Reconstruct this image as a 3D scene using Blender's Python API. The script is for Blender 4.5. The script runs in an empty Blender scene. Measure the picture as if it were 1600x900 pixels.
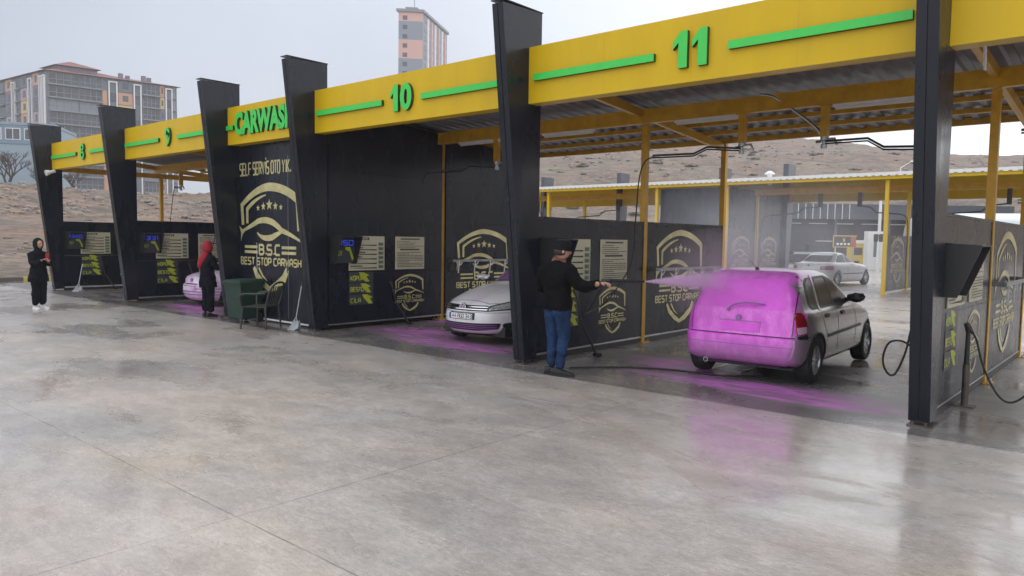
import bpy, bmesh, math, random
from mathutils import Vector, Matrix, noise
from mathutils.bvhtree import BVHTree
random.seed(7)
R = math.radians
scn = bpy.context.scene
C = scn.collection

# ------------------------------------------------------------------ camera, world, sun, exposure
cam = bpy.data.cameras.new('camera'); camo = bpy.data.objects.new('camera', cam); C.objects.link(camo)
cam.sensor_width = 36; cam.lens = 1176.2 / 1600 * 36; cam.clip_end = 3000; cam.clip_start = 0.1
camo.matrix_world = Matrix(((0.75484144, -0.05392278, 0.65368703, 0), (0.65574028, 0.03955042, -0.7539499, 0),
                            (0.01480147, 0.99776154, 0.06521364, 1.75), (0, 0, 0, 1)))
scn.camera = camo
CR = Vector((0.7548, 0.6557, 0)); CF = Vector((-0.6537, 0.7539, 0))   # used only to lay the far town out

SUN_EL, SUN_AZ = 48, 20      # overcast: a wide weak sun, brighter sky to the right (north-east of the view)
w = bpy.data.worlds.new('World'); scn.world = w; w.use_nodes = True
nt = w.node_tree; nt.nodes.clear()
out = nt.nodes.new('ShaderNodeOutputWorld'); bg = nt.nodes.new('ShaderNodeBackground')
sky = nt.nodes.new('ShaderNodeTexSky'); sky.sky_type = 'NISHITA'; sky.sun_disc = False
sky.sun_elevation = R(SUN_EL); sky.sun_rotation = R(SUN_AZ)
sky.air_density = 1.0; sky.dust_density = 4.0; sky.ozone_density = 1.0
mix = nt.nodes.new('ShaderNodeMixRGB'); mix.inputs[0].default_value = 0.80
geo = nt.nodes.new('ShaderNodeNewGeometry'); dot = nt.nodes.new('ShaderNodeVectorMath'); dot.operation = 'DOT_PRODUCT'
dot.inputs[1].default_value = (0.95, -0.10, 0.30)
cr = nt.nodes.new('ShaderNodeMapRange'); cr.inputs[1].default_value = -1.0; cr.inputs[2].default_value = 0.0
cr.inputs[3].default_value = 0.0; cr.inputs[4].default_value = 1.0
cn = nt.nodes.new('ShaderNodeTexNoise'); cn.inputs['Scale'].default_value = 1.6; cn.inputs['Detail'].default_value = 5
ov = nt.nodes.new('ShaderNodeMixRGB'); ov.inputs[1].default_value = (3.8, 4.4, 5.5, 1); ov.inputs[2].default_value = (15.0, 15.4, 16.0, 1)
tc = nt.nodes.new('ShaderNodeTexCoord')
nt.links.new(tc.outputs['Generated'], dot.inputs[0]); nt.links.new(tc.outputs['Generated'], cn.inputs['Vector'])
add = nt.nodes.new('ShaderNodeMath'); add.operation = 'MULTIPLY_ADD'; add.inputs[1].default_value = 0.5; 
nt.links.new(cn.outputs['Fac'], add.inputs[0])
sub = nt.nodes.new('ShaderNodeMath'); sub.operation = 'SUBTRACT'; sub.inputs[1].default_value = 0.25
nt.links.new(dot.outputs['Value'], sub.inputs[0]); nt.links.new(sub.outputs[0], add.inputs[2])
nt.links.new(add.outputs[0], cr.inputs[0]); nt.links.new(cr.outputs[0], ov.inputs[0])
nt.links.new(sky.outputs[0], mix.inputs[1]); nt.links.new(ov.outputs[0], mix.inputs[2])
nt.links.new(mix.outputs[0], bg.inputs[0]); bg.inputs[1].default_value = 0.098
nt.links.new(bg.outputs[0], out.inputs[0])

sl = bpy.data.lights.new('sun', 'SUN'); sl.energy = 0.6; sl.angle = R(35); sl.color = (1, 0.97, 0.93)
so = bpy.data.objects.new('sun', sl); C.objects.link(so)
so.rotation_euler = (R(90 - SUN_EL), 0, R(180 - SUN_AZ))
scn.view_settings.view_transform = 'Standard'; scn.view_settings.look = 'None'
scn.view_settings.exposure = 0.22; scn.view_settings.gamma = 1; scn.view_settings.use_curve_mapping = False
scn.cycles.max_bounces = 8; scn.cycles.volume_bounces = 3; scn.cycles.use_denoising = True
scn.cycles.transparent_max_bounces = 12
scn.cycles.volume_step_rate = 1.2

# ------------------------------------------------------------------ materials
M = {}
def mat(name, col, rough=0.5, metal=0.0, coat=0.0, var=0.0, vscale=6.0, bump=0.0, bscale=40.0, alpha=1.0, trans=0.0, emit=None, spec=None, rvar=0.0, stretch=None):
    m = bpy.data.materials.new(name); m.use_nodes = True; n = m.node_tree; b = n.nodes['Principled BSDF']
    b.inputs['Base Color'].default_value = (*col, 1); b.inputs['Roughness'].default_value = rough
    b.inputs['Metallic'].default_value = metal; b.inputs['Coat Weight'].default_value = coat
    b.inputs['Coat Roughness'].default_value = 0.06
    if spec is not None: b.inputs['Specular IOR Level'].default_value = spec
    if trans: b.inputs['Transmission Weight'].default_value = trans
    if alpha < 1: b.inputs['Alpha'].default_value = alpha
    if emit: b.inputs['Emission Color'].default_value = (*emit[:3], 1); b.inputs['Emission Strength'].default_value = emit[3]
    if var or bump or rvar:
        t = n.nodes.new('ShaderNodeTexCoord'); mp = n.nodes.new('ShaderNodeMapping')
        if stretch: mp.inputs['Scale'].default_value = stretch
        n.links.new(t.outputs['Object'], mp.inputs[0])
    if var or rvar:
        nz = n.nodes.new('ShaderNodeTexNoise'); nz.inputs['Scale'].default_value = vscale; nz.inputs['Detail'].default_value = 8; nz.inputs['Roughness'].default_value = 0.65
        n.links.new(mp.outputs[0], nz.inputs['Vector'])
    if var:
        mr = n.nodes.new('ShaderNodeMapRange'); mr.inputs[1].default_value = 0.3; mr.inputs[2].default_value = 0.7
        mr.inputs[3].default_value = 1 - var; mr.inputs[4].default_value = 1 + var
        n.links.new(nz.outputs['Fac'], mr.inputs[0])
        vm = n.nodes.new('ShaderNodeVectorMath'); vm.operation = 'SCALE'; vm.inputs[0].default_value = col
        n.links.new(mr.outputs[0], vm.inputs['Scale']); n.links.new(vm.outputs[0], b.inputs['Base Color'])
    if rvar:
        mr = n.nodes.new('ShaderNodeMapRange'); mr.inputs[1].default_value = 0.35; mr.inputs[2].default_value = 0.65
        mr.inputs[3].default_value = max(0.02, rough - rvar); mr.inputs[4].default_value = rough + rvar
        n.links.new(nz.outputs['Fac'], mr.inputs[0]); n.links.new(mr.outputs[0], b.inputs['Roughness'])
    if bump:
        nb = n.nodes.new('ShaderNodeTexNoise'); nb.inputs['Scale'].default_value = bscale; nb.inputs['Detail'].default_value = 4
        n.links.new(mp.outputs[0], nb.inputs['Vector'])
        bp = n.nodes.new('ShaderNodeBump'); bp.inputs['Strength'].default_value = bump; bp.inputs['Distance'].default_value = 0.01
        n.links.new(nb.outputs['Fac'], bp.inputs['Height']); n.links.new(bp.outputs[0], b.inputs['Normal'])
    M[name] = m; return m

mat('dark_panel', (0.0095, 0.0115, 0.021), 0.27, coat=0.0, spec=0.28, var=0.22, vscale=1.4, rvar=0.06, stretch=(1, 1, 0.35))
mat('pillar_panel', (0.0095, 0.0115, 0.019), 0.27, spec=0.35, var=0.25, vscale=1.8, rvar=0.1, stretch=(1, 1, 0.25))
mat('pillar_side', (0.075, 0.08, 0.095), 0.33, metal=0.3, coat=0.2, var=0.15, vscale=2)
mat('yellow_panel', (0.66, 0.435, 0.008), 0.42, spec=0.3, var=0.07, vscale=2.2, rvar=0.08, stretch=(1, 1, .25), bump=.06, bscale=1.2)
mat('orange_steel', (0.60, 0.32, 0.012), 0.42, var=0.18, vscale=5, rvar=0.1)
mat('green_face', (0.055, 0.60, 0.085), 0.40, var=0.04)
mat('letter_side', (0.012, 0.05, 0.015), 0.45)
mat('gold', (0.60, 0.54, 0.27), 0.34, metal=0.3, var=0.28, vscale=2.5)
mat('gold_dim', (0.42, 0.36, 0.20), 0.4, metal=0.2, var=0.25, vscale=4)
mat('cream', (0.60, 0.555, 0.39), 0.45, var=0.06, vscale=4)
mat('print_dark', (0.03, 0.035, 0.03), 0.5)
mat('print_green', (0.25, 0.33, 0.20), 0.5)
mat('sticker_grey', (0.045, 0.05, 0.06), 0.4)
mat('sticker_yellow', (0.46, 0.50, 0.03), 0.42, var=0.15, vscale=9)
mat('rust_pipe', (0.11, 0.09, 0.08), 0.5, metal=0.4, var=0.4)
mat('roof_sheet', (0.20, 0.205, 0.23), 0.45, metal=0.2, var=0.2, vscale=3, rvar=0.1)
mat('white_trim', (0.78, 0.78, 0.76), 0.45, var=0.08)
mat('galv', (0.50, 0.51, 0.53), 0.35, metal=0.8, var=0.12)
mat('steel_pipe', (0.45, 0.45, 0.47), 0.25, metal=0.95)
mat('black_plastic', (0.016, 0.016, 0.018), 0.45)
mat('black_rubber', (0.012, 0.012, 0.013), 0.6)
mat('tyre', (0.020, 0.020, 0.021), 0.75, bump=0.3, bscale=60)
mat('alloy', (0.48, 0.48, 0.50), 0.30, metal=0.85, var=0.1)
mat('glass_dark', (0.035, 0.040, 0.045), 0.04, coat=1.0, spec=0.9)
mat('glass_light', (0.10, 0.10, 0.11), 0.14, spec=0.10)
mat('lamp_glass', (0.55, 0.56, 0.58), 0.12, coat=1.0, metal=0.4, var=0.4, vscale=22)
mat('red_lens', (0.24, 0.008, 0.014), 0.15, coat=1.0)
mat('orange_lens', (0.55, 0.16, 0.04), 0.15, coat=1.0)
mat('clear_lens', (0.55, 0.36, 0.45), 0.15, coat=1.0)
mat('chrome', (0.75, 0.75, 0.77), 0.10, metal=1.0)
mat('plate_white', (0.78, 0.78, 0.78), 0.35)
mat('plate_blue', (0.02, 0.05, 0.35), 0.35)
mat('led_blue', (0.02, 0.04, 0.3), 0.4, emit=(0.05, 0.10, 1.0, 0.35))
mat('tube_white', (0.75, 0.74, 0.70), 0.4)
mat('tube_warm', (0.8, 0.65, 0.35), 0.4, emit=(1.0, 0.75, 0.35, 0.5))
mat("bin_green", (0.010, 0.036, 0.023), 0.45, var=0.2, vscale=5)
mat('chair_green', (0.024, 0.028, 0.026), 0.45, var=0.2)
mat('skin', (0.50, 0.27, 0.19), 0.5, var=0.08, vscale=20)
mat('sweater', (0.006, 0.006, 0.007), 0.9, spec=0.1, bump=0.6, bscale=18, var=0.3, vscale=12)
mat('navy_cloth', (0.007, 0.008, 0.013), 0.9, spec=0.1, bump=0.5, bscale=16)
mat('jeans', (0.016, 0.037, 0.095), 0.85, spec=.15, var=0.7, vscale=6, bump=0.9, bscale=18)
mat('cap', (0.007, 0.007, 0.008), 0.7, spec=.2)
mat('hair', (0.03, 0.022, 0.018), 0.6)
mat('green_scarf', (0.006, 0.013, 0.010), 0.85, spec=.1, bump=0.5, bscale=20)
mat('red_scarf', (0.30, 0.008, 0.022), 0.75, bump=0.6, bscale=14, var=0.2)
mat('shoe_dark', (0.012, 0.014, 0.015), 0.5)
mat('shoe_white', (0.75, 0.73, 0.74), 0.5)
mat('lip', (0.35, 0.07, 0.07), 0.5); mat('eye', (0.03, 0.02, 0.02), 0.2)
mat('wire', (0.10, 0.10, 0.11), 0.4, metal=0.8)
mat('rack_steel', (0.22, 0.22, 0.23), 0.35, metal=0.8, var=0.3)
mat('kerb_yellow', (0.52, 0.40, 0.05), 0.7, var=0.2, vscale=3)
mat('kerb_dark', (0.10, 0.085, 0.08), 0.7, var=0.2, vscale=3)
mat('bark', (0.07, 0.05, 0.045), 0.9)
mat('rock', (0.235, 0.195, 0.165), 0.9, var=0.3, vscale=2)
mat('apt_grey', (0.145, 0.165, 0.19), 0.7, var=0.08, vscale=.3)
mat('apt_pink', (0.38, 0.30, 0.33), 0.8)
mat('apt_slab', (0.22, 0.24, 0.265), 0.7)
mat('apt_glass', (0.055, 0.065, 0.08), 0.15, var=0.5, vscale=.25)
mat('apt_white', (0.70, 0.70, 0.72), 0.7)
mat('apt_yellow', (0.55, 0.42, 0.20), 0.8); mat('apt_orange', (0.52, 0.30, 0.20), 0.8)
mat('apt_mauve', (0.19, 0.17, 0.22), 0.8)
mat('roof_tile', (0.20, 0.095, 0.08), 0.8, var=0.15, vscale=1)
mat('tower_pink', (0.62, 0.38, 0.33), 0.8); mat('tower_grey', (0.24, 0.27, 0.32), 0.8)
mat('pale_blue', (0.25, 0.325, 0.385), 0.6, var=0.05, vscale=.5); mat('mid_blue', (0.17, 0.25, 0.32), 0.6)
mat('red_box', (0.45, 0.03, 0.03), 0.5); mat('yellow_box', (0.62, 0.46, 0.02), 0.5)
mat('orange_screen', (0.45, 0.10, 0.02), 0.4)
mat('tank', (0.50, 0.54, 0.58), 0.35, metal=0.2)
mat('fin_panel', (0.055, 0.06, 0.075), 0.4, var=0.3, vscale=.6)

FOAM = (0.80, 0.10, 0.77)
def paint(name, base, foam_expr, rough=0.28, foam=FOAM, grime=0.1, metal=0.3):
    """car paint with soap foam lying on it; foam_expr(nodes, links, sep, noise) -> socket 0..1"""
    m = bpy.data.materials.new(name); m.use_nodes = True; n = m.node_tree; L = n.links; b = n.nodes['Principled BSDF']
    t = n.nodes.new('ShaderNodeTexCoord'); sp = n.nodes.new('ShaderNodeSeparateXYZ'); L.new(t.outputs['Object'], sp.inputs[0])
    nz = n.nodes.new('ShaderNodeTexNoise'); nz.inputs['Scale'].default_value = 3.5; nz.inputs['Detail'].default_value = 8; nz.inputs['Roughness'].default_value = 0.6
    L.new(t.outputs['Object'], nz.inputs['Vector'])
    fac = foam_expr(n, L, sp, nz)
    mx = n.nodes.new('ShaderNodeMixRGB'); L.new(fac, mx.inputs[0]); mx.inputs[1].default_value = (*base, 1)
    fc = n.nodes.new('ShaderNodeMixRGB'); fc.inputs[1].default_value = (*[c * 0.90 for c in foam], 1); fc.inputs[2].default_value = (min(.9, foam[0] * 1.12), foam[1] * 2.0, min(.9, foam[2] * 1.10), 1)
    n2 = n.nodes.new('ShaderNodeTexNoise'); n2.inputs['Scale'].default_value = 7; n2.inputs['Detail'].default_value = 10; n2.inputs['Roughness'].default_value = .7; mp_ = n.nodes.new('ShaderNodeMapping'); mp_.inputs['Scale'].default_value = (1.2, 1, .8); L.new(t.outputs['Object'], mp_.inputs[0]); L.new(mp_.outputs[0], n2.inputs['Vector'])
    L.new(ramp(n, L, n2.outputs['Fac'], .38, .68), fc.inputs[0]); L.new(fc.outputs[0], mx.inputs[2]); L.new(mx.outputs[0], b.inputs['Base Color'])
    rr = n.nodes.new('ShaderNodeMapRange'); rr.inputs[3].default_value = rough; rr.inputs[4].default_value = 0.42; L.new(fac, rr.inputs[0]); L.new(rr.outputs[0], b.inputs['Roughness'])
    mm = n.nodes.new('ShaderNodeMapRange'); mm.inputs[3].default_value = metal; mm.inputs[4].default_value = 0; L.new(fac, mm.inputs[0]); L.new(mm.outputs[0], b.inputs['Metallic'])
    b.inputs['Coat Weight'].default_value = 0.6; b.inputs['Coat Roughness'].default_value = 0.12
    # water beads and streaks
    nb = n.nodes.new('ShaderNodeTexNoise'); nb.inputs['Scale'].default_value = 90; nb.inputs['Detail'].default_value = 3
    L.new(t.outputs['Object'], nb.inputs['Vector']); bp = n.nodes.new('ShaderNodeBump'); bp.inputs['Strength'].default_value = 0.25; bp.inputs['Distance'].default_value = 0.004
    L.new(nb.outputs['Fac'], bp.inputs['Height']); L.new(bp.outputs[0], b.inputs['Normal'])
    M[name] = m; return m
def ramp(n, L, sock, a, b, lo=0.0, hi=1.0):
    r = n.nodes.new('ShaderNodeMapRange'); r.interpolation_type = 'SMOOTHSTEP'
    r.inputs[1].default_value = a; r.inputs[2].default_value = b; r.inputs[3].default_value = lo; r.inputs[4].default_value = hi
    L.new(sock, r.inputs[0]); return r.outputs[0]
def mth(n, L, op, a, b):
    r = n.nodes.new('ShaderNodeMath'); r.operation = op; r.use_clamp = (op in ('ADD', 'MULTIPLY', 'SUBTRACT'))
    for i, s in enumerate((a, b)):
        if isinstance(s, (int, float)): r.inputs[i].default_value = s
        else: L.new(s, r.inputs[i])
    return r.outputs[0]
def foam_corsa(n, L, sp, nz):
    wob = n.nodes.new('ShaderNodeMath'); wob.operation = 'MULTIPLY_ADD'; wob.inputs[1].default_value = 0.5
    L.new(nz.outputs['Fac'], wob.inputs[0]); L.new(sp.outputs['Y'], wob.inputs[2])          # y + .5*noise
    rear = ramp(n, L, wob.outputs[0], 0.02, -0.12)
    corner = ramp(n, L, sp.outputs['X'], 0.74, 0.60, 0.12, 1)
    low = ramp(n, L, sp.outputs['Z'], 0.30, 0.60, 0.45, 1)
    a = mth(n, L, 'MULTIPLY', rear, corner); a = mth(n, L, 'MULTIPLY', a, low)
    roof = mth(n, L, 'MULTIPLY', ramp(n, L, sp.outputs['Z'], 1.20, 1.27), ramp(n, L, wob.outputs[0], 1.0, 0.1, 0, 0.85))
    left = mth(n, L, 'MULTIPLY', ramp(n, L, sp.outputs['X'], -0.35, -0.70, 0, 0.8), ramp(n, L, wob.outputs[0], 1.2, 0.2))
    return mth(n, L, 'MAXIMUM', mth(n, L, 'MAXIMUM', a, roof), left)
def foam_vw(n, L, sp, nz):
    hi = ramp(n, L, nz.outputs['Fac'], 0.60, 0.75, 0, 0.5)
    low = ramp(n, L, sp.outputs['Z'], 0.30, 0.20, 0, 0.5)
    v = n.nodes.new('ShaderNodeTexNoise'); v.inputs['Scale'].default_value = 2.6
    t = n.nodes.new('ShaderNodeTexCoord'); mp = n.nodes.new('ShaderNodeMapping'); mp.inputs['Scale'].default_value = (3, 0.8, 0.3)
    L.new(t.outputs['Object'], mp.inputs[0]); L.new(mp.outputs[0], v.inputs['Vector'])
    st = ramp(n, L, v.outputs['Fac'], 0.60, 0.68, 0, 0.55)
    return mth(n, L, 'MAXIMUM', mth(n, L, 'MAXIMUM', low, st), hi)
paint('corsa_paint', (0.27, 0.255, 0.255), foam_corsa, 0.27, metal=0.35)
paint('vw_paint', (0.80, 0.78, 0.80), foam_vw, 0.22, foam=(0.65, 0.28, 0.62), metal=0.0)
paint('pink_paint', (0.66, 0.60, 0.68), lambda n, L, sp, nz: ramp(n, L, nz.outputs['Fac'], 0.30, 0.60, 0.45, 1), 0.3, foam=(0.66, 0.36, 0.68), metal=0)
paint('white_paint', (0.58, 0.60, 0.64), lambda n, L, sp, nz: ramp(n, L, nz.outputs['Fac'], 0.9, 0.95), 0.25, metal=0)
mat('foam_cover', (0.80, 0.105, 0.77), 0.45, coat=0.2, var=0.13, vscale=5, bump=0.45, bscale=45)
mat('foam_glass', (0.30, 0.13, 0.36), 0.25, coat=0.5, var=0.2, vscale=3)

# wet concrete
def concrete(name, base, pink=False, wet=0.5):
    m = bpy.data.materials.new(name); m.use_nodes = True; n = m.node_tree; L = n.links; b = n.nodes['Principled BSDF']
    t = n.nodes.new('ShaderNodeTexCoord'); P = t.outputs['Object']
    def nz(scale, stretch=(1, 1, 1), detail=8, rough=0.6, dist=0.0):
        mp = n.nodes.new('ShaderNodeMapping'); mp.inputs['Scale'].default_value = stretch; L.new(P, mp.inputs[0])
        k = n.nodes.new('ShaderNodeTexNoise'); k.inputs['Scale'].default_value = scale; k.inputs['Detail'].default_value = detail
        k.inputs['Roughness'].default_value = rough; k.inputs['Distortion'].default_value = dist; L.new(mp.outputs[0], k.inputs['Vector']); return k.outputs['Fac']
    big = nz(0.35, (1, 1.3, 1), dist=.4); mid = nz(1.3, (0.8, 1.25, 1), dist=0.5); fine = nz(20, (0.7, 1.3, 1), rough=0.75); grit = nz(140, detail=3)
    # colour
    c1 = n.nodes.new('ShaderNodeMixRGB'); L.new(ramp(n, L, big, 0.35, 0.65), c1.inputs[0])
    c1.inputs[1].default_value = (base[0] * 0.90, base[1] * 0.93, base[2] * 0.96, 1); c1.inputs[2].default_value = (base[0] * 1.07, base[1] * 1.03, base[2] * 0.99, 1)
    def scale_by(colsock, fac):
        v = n.nodes.new('ShaderNodeVectorMath'); v.operation = 'SCALE'; L.new(colsock, v.inputs[0]); L.new(fac, v.inputs['Scale']); return v.outputs[0]
    c = scale_by(c1.outputs[0], ramp(n, L, mid, 0.3, 0.7, 0.86, 1.10))
    c = scale_by(c, ramp(n, L, fine, 0.3, 0.7, 0.90, 1.09)); c = scale_by(c, ramp(n, L, grit, 0.3, 0.7, 0.84, 1.13)); c = scale_by(c, ramp(n, L, nz(38, (0.6, 1.5, 1), detail=6, rough=.75), 0.32, 0.68, 0.86, 1.12)); c = scale_by(c, ramp(n, L, nz(5.5, (0.7, 1.2, 1), detail=9, rough=.75, dist=.4), 0.3, 0.7, 0.87, 1.12))
    # saw-cut joints every 5.07 m in x and 5.22 m in y
    sp = n.nodes.new('ShaderNodeSeparateXYZ'); L.new(P, sp.inputs[0])
    wob = nz(3.0)
    def joint(sock, off, per, wd=0.007):
        a = n.nodes.new('ShaderNodeMath'); a.operation = 'SUBTRACT'; L.new(sock, a.inputs[0]); a.inputs[1].default_value = off
        a2 = n.nodes.new('ShaderNodeMath'); a2.operation = 'MULTIPLY_ADD'; L.new(wob, a2.inputs[0]); a2.inputs[1].default_value = 0.02; L.new(a.outputs[0], a2.inputs[2])
        d = n.nodes.new('ShaderNodeMath'); d.operation = 'PINGPONG'; d.inputs[1].default_value = per / 2; L.new(a2.outputs[0], d.inputs[0])
        return ramp(n, L, d.outputs[0], wd * 0.4, wd, 1, 0)
    if not pink:
        j = mth(n, L, 'MAXIMUM', joint(sp.outputs['X'], -4.27, 5.07), joint(sp.outputs['Y'], 2.36, 5.22))
        jm = mth(n, L, 'MULTIPLY', j, ramp(n, L, nz(2.2), 0.3, 0.6, 0.15, 0.65))
        cm = n.nodes.new('ShaderNodeMixRGB'); L.new(jm, cm.inputs[0]); L.new(c, cm.inputs[1]); cm.inputs[2].default_value = (0.07, 0.06, 0.055, 1); c = cm.outputs[0]
        # damp darker patches
        dk = ramp(n, L, nz(0.8, (0.8, 1.5, 1), dist=0.6, rough=.7), 0.47, 0.68, 1, 0.90); c = scale_by(c, dk)
    else:
        # rinsed-off pink foam lying on the bay floor
        def blob(cx, cy, rx, ry):
            mp = n.nodes.new('ShaderNodeMapping'); mp.vector_type = 'TEXTURE'; mp.inputs['Location'].default_value = (cx, cy, 0); mp.inputs['Scale'].default_value = (rx, ry, 1); L.new(P, mp.inputs[0])
            g = n.nodes.new('ShaderNodeVectorMath'); g.operation = 'LENGTH'; L.new(mp.outputs[0], g.inputs[0])
            return ramp(n, L, g.outputs['Value'], 1.0, 0.25)
        s = None
        for q in ((-3.7, 8.75, 2.3, 0.62), (-5.0, 9.6, 1.3, 0.7), (-3.0, 8.45, 1.5, 0.35), (-10.3, 9.35, 1.7, 0.9), (-8.8, 8.7, 2.0, 0.6), (-11.2, 11.5, 0.6, 1.6), (-17.6, 8.7, 1.6, 0.8), (-16.5, 8.2, 1.4, 0.4)):
            k = blob(*q); s = k if s is None else mth(n, L, 'MAXIMUM', s, k)
        streak = ramp(n, L, nz(2.6, (0.6, 2.0, 1), dist=1.6, rough=.7), 0.42, 0.60)
        s = mth(n, L, 'MULTIPLY', s, ramp(n, L, streak, 0, 1, 0.30, 1.0))
        cm = n.nodes.new('ShaderNodeMixRGB'); L.new(mth(n, L, 'MULTIPLY', s, 0.95), cm.inputs[0]); L.new(c, cm.inputs[1]); cm.inputs[2].default_value = (0.66, 0.20, 0.64, 1); c = cm.outputs[0]; SK = s
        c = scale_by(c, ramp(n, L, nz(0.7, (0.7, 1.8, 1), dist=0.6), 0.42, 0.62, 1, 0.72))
    L.new(c, b.inputs['Base Color'])
    # wetness = roughness
    pud = nz(0.55, (0.8, 1.5, 1), dist=0.3, detail=8, rough=.55)
    r1 = ramp(n, L, pud, 0.56 - 0.16 * wet, 0.66 - 0.10 * wet, 0.36, 0.13)
    r2 = ramp(n, L, fine, 0.3, 0.7, -0.05, 0.09)
    rr_ = mth(n, L, 'ADD', r1, r2)
    if not pink:
        film = None
        for q in ((-3.0, 5.3, 2.6, 2.6), (-0.6, 4.6, 1.3, 3.4), (-5.2, 6.3, 1.8, 1.1)):
            mp = n.nodes.new('ShaderNodeMapping'); mp.vector_type = 'TEXTURE'; mp.inputs['Location'].default_value = (q[0], q[1], 0); mp.inputs['Scale'].default_value = (q[2], q[3], 1); L.new(P, mp.inputs[0])
            g = n.nodes.new('ShaderNodeVectorMath'); g.operation = 'LENGTH'; L.new(mp.outputs[0], g.inputs[0]); k = ramp(n, L, g.outputs['Value'], 1.0, 0.45); film = k if film is None else mth(n, L, 'MAXIMUM', film, k)
        fm = mth(n, L, 'MULTIPLY', film, ramp(n, L, nz(0.9, (0.7, 1.5, 1), dist=1.0), 0.40, 0.52))
        mxr = n.nodes.new('ShaderNodeMixRGB'); L.new(fm, mxr.inputs[0]); L.new(rr_, mxr.inputs[1]); mxr.inputs[2].default_value = (.075, .075, .075, 1); rr_ = mxr.outputs[0]
    else:
        mxr = n.nodes.new('ShaderNodeMixRGB'); L.new(SK, mxr.inputs[0]); L.new(rr_, mxr.inputs[1]); mxr.inputs[2].default_value = (.5, .5, .5, 1); rr_ = mxr.outputs[0]
    L.new(rr_, b.inputs['Roughness'])
    b.inputs['Specular IOR Level'].default_value = 0.55
    b.inputs['Coat Weight'].default_value = 0.0
    h = mth(n, L, 'ADD', mth(n, L, 'MULTIPLY', fine, 0.5), mth(n, L, 'MULTIPLY', grit, 0.3))
    bp = n.nodes.new('ShaderNodeBump'); bp.inputs['Distance'].default_value = 0.004
    L.new(ramp(n, L, pud, 0.54 - 0.16 * wet, 0.64 - 0.10 * wet, 0.35, 0.06), bp.inputs['Strength'])
    L.new(h, bp.inputs['Height']); L.new(bp.outputs[0], b.inputs['Normal'])
    M[name] = m
concrete('concrete', (0.405, 0.366, 0.338), False, 0.55)
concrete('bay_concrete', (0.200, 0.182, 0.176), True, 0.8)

def mth2(n, L, a, b):
    r = n.nodes.new('ShaderNodeMath'); r.operation = 'MULTIPLY'; L.new(a, r.inputs[0]); L.new(b, r.inputs[1]); return r.outputs[0]
def soil():
    m = bpy.data.materials.new('soil'); m.use_nodes = True; n = m.node_tree; L = n.links; b = n.nodes['Principled BSDF']
    t = n.nodes.new('ShaderNodeTexCoord'); P = t.outputs['Object']
    def nz(s, st=(1, 1, 1), d=8, r=0.65):
        mp = n.nodes.new('ShaderNodeMapping'); mp.inputs['Scale'].default_value = st; L.new(P, mp.inputs[0])
        k = n.nodes.new('ShaderNodeTexNoise'); k.inputs['Scale'].default_value = s; k.inputs['Detail'].default_value = d; k.inputs['Roughness'].default_value = r; L.new(mp.outputs[0], k.inputs['Vector']); return k.outputs['Fac']
    c1 = n.nodes.new('ShaderNodeMixRGB'); L.new(ramp(n, L, nz(0.05), 0.35, 0.65), c1.inputs[0]); c1.inputs[1].default_value = (0.21, 0.135, 0.095, 1); c1.inputs[2].default_value = (0.195, 0.16, 0.13, 1)
    c2 = n.nodes.new('ShaderNodeMixRGB'); L.new(ramp(n, L, nz(0.22, (1, 1, 2.5)), 0.42, 0.66), c2.inputs[0]); L.new(c1.outputs[0], c2.inputs[1]); c2.inputs[2].default_value = (0.115, 0.095, 0.08, 1)
    c3 = n.nodes.new('ShaderNodeMixRGB'); L.new(ramp(n, L, nz(0.9, d=4), 0.62, 0.70, 0, 0.75), c3.inputs[0]); L.new(c2.outputs[0], c3.inputs[1]); c3.inputs[2].default_value = (0.32, 0.275, 0.23, 1)
    c4 = n.nodes.new('ShaderNodeMixRGB'); L.new(ramp(n, L, nz(0.10, (1, 1, 1)), 0.55, 0.66, 0, 0.5), c4.inputs[0]); L.new(c3.outputs[0], c4.inputs[1]); c4.inputs[2].default_value = (0.20, 0.18, 0.10, 1)
    v = n.nodes.new('ShaderNodeVectorMath'); v.operation = 'SCALE'; L.new(c4.outputs[0], v.inputs[0]); L.new(mth2(n, L, ramp(n, L, nz(2.5), 0.3, 0.7, 0.7, 1.3), ramp(n, L, nz(.55, (1, 1, 2), r=.75), .35, .65, .72, 1.28)), v.inputs['Scale'])
    L.new(v.outputs[0], b.inputs['Base Color']); b.inputs['Roughness'].default_value = 0.95
    bp = n.nodes.new('ShaderNodeBump'); bp.inputs['Strength'].default_value = 1.0; bp.inputs['Distance'].default_value = 0.4; L.new(nz(0.8), bp.inputs['Height']); L.new(bp.outputs[0], b.inputs['Normal'])
    M['soil'] = m
soil()

# ------------------------------------------------------------------ helpers
def tag(o, label=None, cat=None, group=None, kind=None):
    if label: o['label'] = label
    if cat: o['category'] = cat
    if group: o['group'] = group
    if kind: o['kind'] = kind
    return o
def thing(name, label, cat, loc=(0, 0, 0), rz=0.0, group=None):
    o = bpy.data.objects.new(name, None); C.objects.link(o); o.empty_display_size = 0.1
    o.location = loc; o.rotation_euler = (0, 0, rz)
    return tag(o, label, cat, group)
def kids(o): return [c for c in C.objects if c.parent == o]
def copy_tree(o, parent=None, label=None, loc=None, rz=None):
    c = o.copy(); C.objects.link(c)
    if parent: c.parent = parent
    if label: c['label'] = label
    if loc is not None: c.location = loc
    if rz is not None: c.rotation_euler = (0, 0, rz)
    for k in kids(o): copy_tree(k, c)
    return c

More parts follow.
